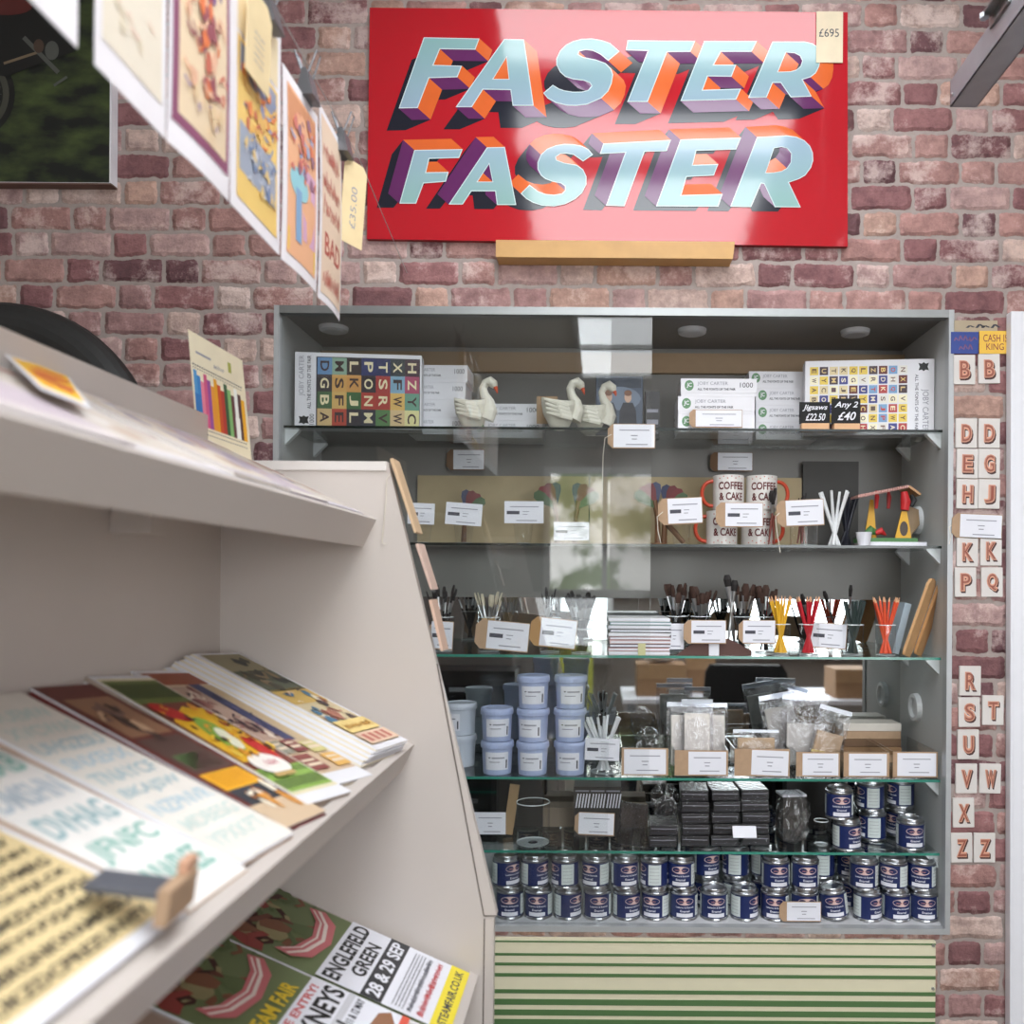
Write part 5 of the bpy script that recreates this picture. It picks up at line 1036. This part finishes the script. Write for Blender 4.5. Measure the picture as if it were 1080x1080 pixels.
# ---- bottom shelf posters
PG = gm(112, 124, 84); PBR = gm(112, 66, 52); PK = gm(206, 116, 120)
def poster(full):
    def f(ar):
        ar.rect(0, 0, 1, 1, PG); ar.up(); blobs(ar, 60, .05, .52, .95, .98, [PBR, gm(130, 84, 60), gm(76, 44, 38), gm(150, 140, 100), gm(150, 66, 60), gm(96, 110, 70)], .04, .13, 21); ar.l += .0002
        ar.poly([(.1, .56), (.2, .50), (.5, .475), (.8, .50), (.95, .56), (.92, .62), (.75, .57), (.5, .545), (.25, .57), (.12, .62)], PK); ar.up(); ar.line([(.12, .575), (.25, .53), (.5, .505), (.75, .53), (.92, .58)], .014, gm(240, 222, 214)); ar.line([(.15, .60), (.27, .55), (.5, .528), (.75, .55), (.9, .60)], .008, gm(240, 222, 214)); ar.up()
        if full:
            ar.rect(.0, .07, 1, .46, LABEL); ar.up(); ar.text('ENGLEFIELD', .03, .385, .97, .445, BLACK, .03); ar.text('GREEN', .22, .32, .78, .372, BLACK, .03)
            ar.rect(.0, .235, 1, .308, gm(52, 52, 56)); ar.up(); ar.text('28 & 29 SEP', .04, .246, .96, .297, LABEL, .03)
            for k in range(4): ar.scrib(.05, .20-k*.012, .93, .207-k*.012, INK, k)
            ar.scrib(.05, .135, .92, .158, INK, 6); ar.scrib(.05, .095, .92, .122, gm(200, 50, 50), 7); ar.rect(0, 0, 1, .07, gm(236, 216, 60)); ar.up(); ar.text('STEAMFAIR.CO.UK', .06, .02, .94, .05, INK, .02)
        else:
            ar.text('STEAM FAIR', .04, .395, .80, .455, gm(222, 190, 50), .03); ar.rect(0, .0, 1, .38, LABEL); ar.up(); ar.text('FREE ENTRY!', .12, .338, .9, .368, gm(206, 90, 90), .03); ar.text('PINKNEYS', .03, .245, .97, .325, BLACK, .03)
            ar.rect(.0, .21, 1, .235, gm(206, 206, 212)); ar.up(); ar.text('GREEN', .05, .14, .62, .225, BLACK, .03); ar.text('11 & 12 MAY', .64, .17, .97, .2, INK, .02); ar.poly([(.55, .08), (.7, .12), (.9, .11), (.97, .07), (.8, .03), (.65, .04)], gm(150, 104, 76)); ar.scrib(.05, .08, .5, .115, INK, 8)
            ar.rect(0, 0, 1, .03, gm(220, 90, 70))
    return f
sheet('bot', 'fair_poster', 'poster reading Englefield Green 28 & 29 Sep on the bottom shelf', 'poster', .0, .466, 1.243, 1.435, .004, 0, poster(True), top=PG)
sheet('bot', 'fair_poster', 'poster reading Free Entry Pinkneys Green on the bottom shelf', 'poster', -.0, .405, 1.04, 1.236, .004, 0, poster(False), top=PG)
def a7(ar):
    bg = gm(176, 152, 136); ar.rect(.02, .02, .98, .98, bg); ar.up(); blobs(ar, 60, .08, .35, .92, .9, [BLACK, gm(60, 54, 54), gm(206, 186, 170), gm(120, 100, 92), gm(170, 120, 112)], .02, .08, 31); ar.l += .0003
    ar.scrib(.06, .24, .88, .33, BLACK, 9); ar.scrib(.06, .14, .9, .20, INK, 10)
sheet('bot', 'sketch_poster', 'beige poster of black ink drawings at the left of the bottom shelf', 'poster', .10, .466, .80, 1.03, .004, 0, a7, top=mat(186, 166, 154, .7))
sheet('bot', 'sketch_poster', 'dark blue printed poster barely showing at the frame bottom, bottom shelf', 'poster', .10, .466, .50, .79, .004, 0, None, top=gm(52, 84, 120))
# ---- top shelf papers
PAP = [mat(216, 206, 204, .6), mat(206, 200, 208, .6), mat(224, 216, 208, .6), mat(200, 192, 196, .6), mat(226, 220, 222, .6)]
def a8(seed):
    def f(ar): ar.rect(.06, .06, .94, .94, [gm(206, 196, 186), gm(190, 176, 184), gm(216, 204, 190)][seed % 3]); ar.up(); blobs(ar, 10, .15, .15, .85, .85, [gm(196, 170, 150), gm(170, 160, 176), gm(190, 150, 140), gm(226, 220, 216)], .06, .16, seed)
    return f
tl = ['pale print pile on the top shelf, next to the end panel', 'pale print pile on the top shelf under the colour card', 'pale lavender print pile on the top shelf, third from the end panel', 'pale print pile on the top shelf near the orange postcard', 'pale print pile on the top shelf at the left edge']
for k, (v0, v1) in enumerate(((1.26, 1.43), (1.10, 1.25), (.93, 1.09), (.74, .92), (.45, .73))):
    sheet('top', 'print_pile', tl[k], 'prints', .005, .275, v0, v1, .006+.002*(k % 3), random.uniform(-1, 1), a8(k), pages=4+k % 3, side=PAP[k], top=PAP[(k+1) % 5], group='pale print piles on the top shelf')
h_ = .014; q = [hit('top', px, py, h_) for px, py in ((5, 373), (70, 393), (96, 430), (43, 409))]; n_ = SHF['top'][4]
mb = MB(); mb.prism([p_+n_*0 for p_ in q], n_*-.0012, WHITE); c = sum(q, V())/4; qi = [c+(p_-c)*.86+n_*.0003 for p_ in q]; mb.add(qi, [(0, 1, 2, 3)], gm(244, 190, 50))
e = [(.15, .3, .85, .55), (.1, .5, .6, .7), (.3, .15, .9, .3), (.45, .6, .9, .85), (.2, .72, .4, .9), (.6, .35, .95, .5)]
bil = lambda x, y_: (qi[0]*(1-x)+qi[1]*x)*(1-y_)+(qi[3]*(1-x)+qi[2]*x)*y_+n_*.0003
for k, (x0, y0, x1, y1) in enumerate(e): mb.add([bil(x0, y0), bil(x1, y0+.06), bil(x1-.05, y1), bil(x0+.05, y1-.05)], [(0, 1, 2, 3)], [gm(222, 120, 50), gm(206, 90, 50)][k % 2])
tag(mb.build('postcard'), 'orange and yellow postcard lying on the pale piles of the top shelf', 'postcard')
# colour card standing on the top shelf
y = 1.40; pts = [P(198, 347, y), P(255, 380, y), P(265, 485, y), P(208, 467, y)]
t_ = thing('colour_card', 'cream colour chart card with upright coloured bars standing on the top shelf', 'colour card', T(pts[3].x, y, pts[3].z)); iv = t_.matrix_world.inverted(); lp = [iv @ p_ for p_ in pts]
mb = MB(); mb.prism(lp, (0, .002, 0), mat(232, 220, 192, .6)); mb.build('card', t_)
mb = MB(); f_ = lambda x, q, l: (lp[3]*(1-x)+lp[2]*x)*(1-q)+(lp[0]*(1-x)+lp[1]*x)*q+V((0, -l, 0)); ar = Art(mb, f_, .0004)
bars = [(84, 150, 204), (60, 130, 196), (226, 130, 150), (206, 90, 130), (150, 80, 150), (226, 150, 60), (226, 160, 40), (196, 80, 40), (176, 60, 50), (60, 90, 60), (130, 180, 110), (100, 60, 60), (236, 236, 230), (90, 60, 60), (232, 170, 40)]
nbar = len(bars)
for i, b in enumerate(bars):
    x0 = .04+i*.93/nbar; ar.rect(x0, .17+(i % 2)*.0, x0+.93/nbar, .66-(i % 3)*.04, gm(*b)); 
ar.up(); ar.rect(.04, .17, .16, .45, gm(60, 120, 186)); ar.rect(.38, .17, .44, .45, gm(226, 150, 50)); ar.rect(.78, .17, .86, .38, gm(240, 238, 232))
for k in range(22): x = .04+k*.042; ar.rect(x, .70, x+.025, .715, INK); ar.rect(x, .675, x+.02, .685, INK); ar.rect(x, .14, x+.025, .15, INK); ar.rect(x+.01, .10, x+.03, .11, INK)
ar.rect(.72, .80, .78, .90, gm(170, 170, 80)); ar.rect(.12, .82, .40, .84, INKL); ar.scrib(.45, .76, .62, .81, INKL, 4); mb.build('printed_bars', t_)
# ================================================================ HANGING PRINTS
XP = P(360, 150, 1.41).x; ZB, ZT = 1.937, 2.228
def hanging(y0, y1, label, artf, zb=ZB, zt=ZT, rz=0, border=None, bend=.0):
    w = y1-y0; h = zt-zb; M_ = MX.Translation((XP, (y0+y1)/2, zt)) @ MX.Rotation(R(90+rz), 4, 'Z')
    t_ = thing('hanging_print', label, 'art print', M_, 'prints pegged along the wire')
    f_ = lambda x, q, l: V((-w/2+x*w, -l-bend*math.sin(math.pi*x)*(1-q)-bend*.6*math.sin(math.pi*q), -h+q*h)); n = 8; mb = MB(); vs = []; fs = []
    for sd in (0, 1):
        for i in range(n+1):
            for j in range(n+1): vs.append(f_(i/n, j/n, 0 if sd else .0006))
    for sd in (0, 1):
        for i in range(n):
            for j in range(n): q = sd*(n+1)**2+i*(n+1)+j; fs.append((q, q+1, q+n+2, q+n+1) if sd else (q, q+n+1, q+n+2, q+1))
    mb.add(vs, fs, mat(236, 232, 236, .6, var=.01)); mb.build('paper', t_, smooth=True)
    mb = MB(); ar = Art(mb, lambda x, q, l: f_(x, q, l+.001), .0003); artf(ar); mb.build('printed_art', t_); return t_
def gridrect(ar, x0, y0, x1, y1, m_, n=6):
    for i in range(n):
        for j in range(n): ar.rect(x0+(x1-x0)*i/n, y0+(y1-y0)*j/n, x0+(x1-x0)*(i+1)/n, y0+(y1-y0)*(j+1)/n, m_)
CR = gm(232, 216, 196)
def h0(ar): gridrect(ar, .08, .1, .9, .94, gm(222, 206, 200))
def h1(ar):
    gridrect(ar, .08, .1, .92, .95, gm(232, 222, 204)); ar.up(); blobs(ar, 24, .2, .55, .85, .9, [gm(200, 120, 120), gm(170, 160, 176), gm(226, 206, 160), gm(190, 170, 170)], 0.033, 0.087, 41); blobs(ar, 12, .2, .2, .8, .5, [gm(232, 206, 190), gm(226, 214, 190)], 0.033, 0.074, 42)
def h2(ar):
    gridrect(ar, .04, .09, .96, .97, gm(140, 80, 110)); ar.up(); gridrect(ar, .12, .13, .90, .93, gm(230, 208, 176)); ar.up(); blobs(ar, 52, .2, .66, .8, .9, [gm(90, 100, 170), gm(120, 80, 140), gm(130, 160, 210), gm(206, 90, 80), gm(70, 70, 140)], 0.028, 0.074, 43); blobs(ar, 40, .22, .3, .8, .62, [gm(200, 110, 90), gm(222, 120, 70), gm(150, 80, 90), gm(226, 180, 150)], 0.028, 0.081, 44); blobs(ar, 12, .2, .15, .85, .28, [gm(150, 130, 160), gm(226, 200, 160)], 0.022, 0.062, 45)
def h3(ar):
    gridrect(ar, .1, .06, .92, .72, gm(240, 204, 120)); gridrect(ar, .1, .74, .92, .96, gm(236, 218, 180)); ar.up(); ar.rect(.14, .58, .88, .70, gm(150, 156, 176)); ar.rect(.14, .18, .88, .38, gm(160, 170, 186)); ar.up(); blobs(ar, 44, .2, .38, .85, .66, [gm(236, 140, 80), gm(140, 160, 196), gm(236, 190, 110), gm(200, 110, 90)], 0.028, 0.074, 46); blobs(ar, 32, .2, .18, .85, .36, [gm(120, 140, 176), gm(226, 196, 130), gm(200, 206, 216)], 0.028, 0.062, 47)
def h4(ar):
    gridrect(ar, .10, .06, .92, .94, gm(236, 180, 140)); ar.up(); ar.rect(.12, .66, .90, .92, gm(214, 150, 110)); ar.rect(.12, .08, .90, .2, gm(240, 200, 90)); ar.rect(.5, .2, .88, .6, gm(214, 170, 200)); ar.up(); ar.ell(.4, .47, .25, .08, gm(150, 206, 216)); ar.up(); ar.rect(.3, .16, .45, .44, gm(130, 170, 206)); blobs(ar, 40, .2, .5, .85, .85, [gm(226, 130, 90), gm(160, 176, 206), gm(206, 120, 110), gm(150, 110, 130)], 0.028, 0.074, 48)
def h5(ar):
    gridrect(ar, .06, .04, .94, .96, gm(232, 208, 184)); ar.up(); c_ = gm(186, 96, 84)
    for q, y0 in enumerate((.74, .58, .45, .08)): ar.scrib(.12, y0, .82, y0+.11, c_, q+20)
    ar.text('BAD', .16, .25, .84, .37, c_, .02)
hanging(.44, .702, 'white bordered print nearest the camera at the top left edge', h0, ZB-.0, ZT, 0)
hanging(.724, .846, 'pale cream print with faint red and grey strokes, second from the camera', h1, rz=1)
hanging(.849, .984, 'purple bordered print with blue and orange figures, third from the camera', h2, rz=-1, bend=.003)
hanging(.988, 1.146, 'print with yellow lower half and blue lettering, fourth from the camera', h3, rz=1)
hanging(1.152, 1.286, 'print of pink, orange and pale blue shapes on yellow, second from the wall', h4, zb=1.935, zt=2.20, rz=-1, bend=.003)
hanging(1.292, 1.412, 'cream print with red hand lettering hanging nearest the brick wall', h5, zb=1.93, zt=2.225, rz=2, bend=.004)
mb = MB(); mb.tube([(XP-.02, 1.975, 2.215), (XP+.004, 1.5, 2.243), (XP+.004, 1.0, 2.252), (XP+.003, .3, 2.262), (XP, -2.68, 2.30)], .0008, mat(176, 170, 168, .5), 6); tag(mb.build('hanging_wire', smooth=True), 'thin wire the art prints are clipped to', 'wire')
for px, py, lb in ((278, 12, 'silver bulldog clip on the wire at the top, nearest the camera'), (319, 90, 'silver bulldog clip on the wire, middle one of three'), (357, 150, 'silver bulldog clip on the wire, nearest the brick wall')):
    y = XP*900/(px-634); c = P(px, py, y); CLIPM = mat(120, 120, 124, .4, .8, name='clip_metal'); t_ = thing('bulldog_clip', lb, 'clip', T(XP+.002, y, c.z, 0), 'bulldog clips'); 
    mb = MB(); mb.prism([(-.011, -.018, -.022), (.014, -.018, -.022), (.005, -.018, .016), (-.002, -.018, .016)], (0, .036, 0), CLIPM); mb.build('clip_body', t_, bevel=.002)
    for sd in (-1, 1):
        mb = MB(); mb.tube([(sd*.004, -.010, .012), (sd*.016, -.008, .046), (sd*.016, .008, .046), (sd*.004, .010, .012)], .0014, CLIPM, 8); mb.build('wire_handle', t_, smooth=True)
for a, lb, s_, y in (((243, -6, 272, 92), 'long cream price tag hanging over the yellow and blue print', '£45', None), ((361, 168, 385, 262), 'cream price tag reading £35.00 beside the last print', '£35.00', None)):
    x0, y0, x1, y1 = a; ym = XP*900/((x0+x1)/2-634) if x0 < 300 else 1.44; c = P((x0+x1)/2, (y0+y1)/2, ym); w = .066 if x0 < 300 else .05; h = (y1-y0)*ym/900*.93
    t_ = thing('price_tag', lb, 'price tag', T(XP+.014 if x0 < 300 else c.x, ym, c.z, R(88 if x0 < 300 else 60), R(2), R(3 if x0 > 300 else 0)))
    mb = MB(); e = w*.2; mb.prism([(-w/2, 0, -h/2), (w/2, 0, -h/2), (w/2, 0, h/2-e), (w/2-e, 0, h/2), (-w/2+e, 0, h/2), (-w/2, 0, h/2-e)], (0, .001, 0), mat(224, 202, 158, .7)); mb.build('card', t_)
    mb = MB(); ar = Art(mb, lambda x, q, l: V((-w/2+x*w, -l, -h/2+q*h)), .0004); (ar.text(s_, .36, .2, .62, .7, INKL, 0, rot=90) if x0 > 300 else [ar.scrib(.3, .2+q*.08, .7, .24+q*.08, INKL, q) for q in range(5)]); mb.build('handwriting', t_)
# ================================================================ THE ROOM BEHIND THE CAMERA (seen in the mirror and the glass)
CARD = mat(150, 116, 84, .8, name='cardboard')
t_ = thing('work_table', 'long white topped table behind the camera, seen in the cabinet mirror', 'table', T(1.3, -1.5, 0))
mb = MB(); mb.box(-1.15, 1.15, -.35, .35, .69, .72, WHP); mb.build('tabletop', t_, bevel=.002)
for x in (-1.08, 1.08):
    for yy in (-.3, .3): mb = MB(); mb.box(x-.02, x+.02, yy-.02, yy+.02, 0, .69, mat(60, 60, 62, .4)); mb.build('leg', t_)
for x, yy, w, d, h, lb in ((.42, -1.45, .34, .3, .22, 'cardboard box on the white table, left one in the mirror'), (1.82, -1.40, .42, .3, .20, 'large cardboard box on the white table, right side of the mirror'), (.72, -1.62, .2, .2, .30, 'tall cardboard box on the white table behind the black chair')):
    t_ = thing('cardboard_box', lb, 'box', T(x, yy, .72)); mb = MB(); mb.box(-w/2, w/2, -d/2, d/2, 0, h, CARD); mb.build('box_body', t_, bevel=.002)
    mb = MB(); mb.box(-w/2-.002, w/2+.002, d/2, d/2+.003, h*.55, h+.001, mat(170, 136, 100, .8)); mb.build('flap', t_)
t_ = thing('paper_bundle', 'white crumpled paper on the cardboard box in the mirror', 'paper', T(.42, -1.45, .94)); t_['category'] = 'paper'; ob = lump((0, 0, 0), .12, .09, .10, mat(214, 212, 210, .7), 'crumpled_paper', 'x', 'paper', .2, None, 7); ob.parent = t_; 
for k_ in ('label', 'category'): del ob[k_]
t_ = thing('office_chair', 'black office chair seen as a black shape in the cabinet mirror', 'chair', T(.94, -.95, 0, R(4)))
BC = mat(14, 14, 15, .7, name='black_fabric')
mb = MB(); mb.prism([(-.30, 0, .42), (.30, 0, .42), (.26, 0, .93), (.23, 0, .98), (-.23, 0, .98), (-.26, 0, .93)], (0, .06, 0), BC); mb.build('backrest', t_, bevel=.02)
mb = MB(); mb.box(-.24, .24, -.44, .0, .44, .51, BC); mb.build('seat', t_, bevel=.02); mb = MB(); mb.tube([(0, -.2, .08), (0, -.2, .44)], .025, ALU, 12); mb.build('gas_column', t_)
for k in range(5): a = 2*math.pi*k/5; mb = MB(); mb.tube([(0, -.2, .09), (.26*math.cos(a), -.2+.26*math.sin(a), .06)], [.022, .014], BLACK, 8); mb.tube([(.26*math.cos(a), -.2+.26*math.sin(a), .025), (.27*math.cos(a), -.18+.26*math.sin(a), .025)], .025, BLACK, 12); mb.build('base_arm', t_)
t_ = thing('drawer_cabinet', 'dark metal drawer cabinet behind the rack, seen only in the mirror', 'drawers', T(-.44, 1.60, 0)); mb = MB(); mb.box(-.19, .15, -.10, .10, 0, 1.20, mat(44, 42, 44, .4)); mb.build('cabinet_body', t_, bevel=.002)
for k in range(9): mb = MB(); mb.box(-.18, .14, .101, .110, .06+k*.125, .17+k*.125, mat(54, 50, 52, .4)); d_ = mb.build('drawer', t_); mb = MB(); mb.box(-.07, .03, .111, .116, .13+k*.125, .145+k*.125, LABEL); mb.build('label_slot', d_)
mb = MB(); mb.box(-.17, .17, 0, .01, 0, .5, mat(196, 200, 90, .6)); ob = mb.build('lime_board'); ob.matrix_world = T(-.22, -1.2, .62, 0, R(6)); 
t_ = thing('side_table', 'small dark side table behind the camera carrying a lime board', 'table', T(-.22, -1.2, 0)); mb = MB(); mb.box(-.3, .3, -.2, .2, .59, .62, mat(70, 56, 46, .5)); mb.build('tabletop', t_)
for x in (-.27, .27):
    for yy in (-.17, .17): mb = MB(); mb.box(x-.015, x+.015, yy-.015, yy+.015, 0, .59, mat(60, 50, 44, .5)); mb.build('leg', t_)
tag(ob, 'lime green board leaning on the small dark table in the mirror', 'board')
# ================================================================ CAMERA AND LIGHT
cam = bpy.data.cameras.new('camera'); co = bpy.data.objects.new('camera', cam); COL.objects.link(co)
cam.sensor_width = 36; cam.sensor_fit = 'HORIZONTAL'; cam.lens = 900/1080*36
cam.shift_x = -(634-540)/1080; cam.shift_y = (615-540)/1080; cam.clip_start = .02
co.matrix_world = MX.Translation((0, 0, EYE)) @ MX.Rotation(R(90), 4, 'X') @ MX.Rotation(TH, 4, 'Z')
cam.dof.use_dof = True; cam.dof.focus_distance = 1.98; cam.dof.aperture_fstop = 3.2
bpy.context.scene.camera = co
w = bpy.data.worlds.new('world'); bpy.context.scene.world = w; w.use_nodes = True; w.node_tree.nodes['Background'].inputs[0].default_value = (.8, .88, 1, 1); w.node_tree.nodes['Background'].inputs[1].default_value = .5
bpy.context.scene.cycles.transparent_max_bounces = 32
vs_ = bpy.context.scene.view_settings; vs_.view_transform = 'Standard'; vs_.look = 'None'; vs_.gamma = 1; vs_.use_curve_mapping = False; vs_.exposure = -.04
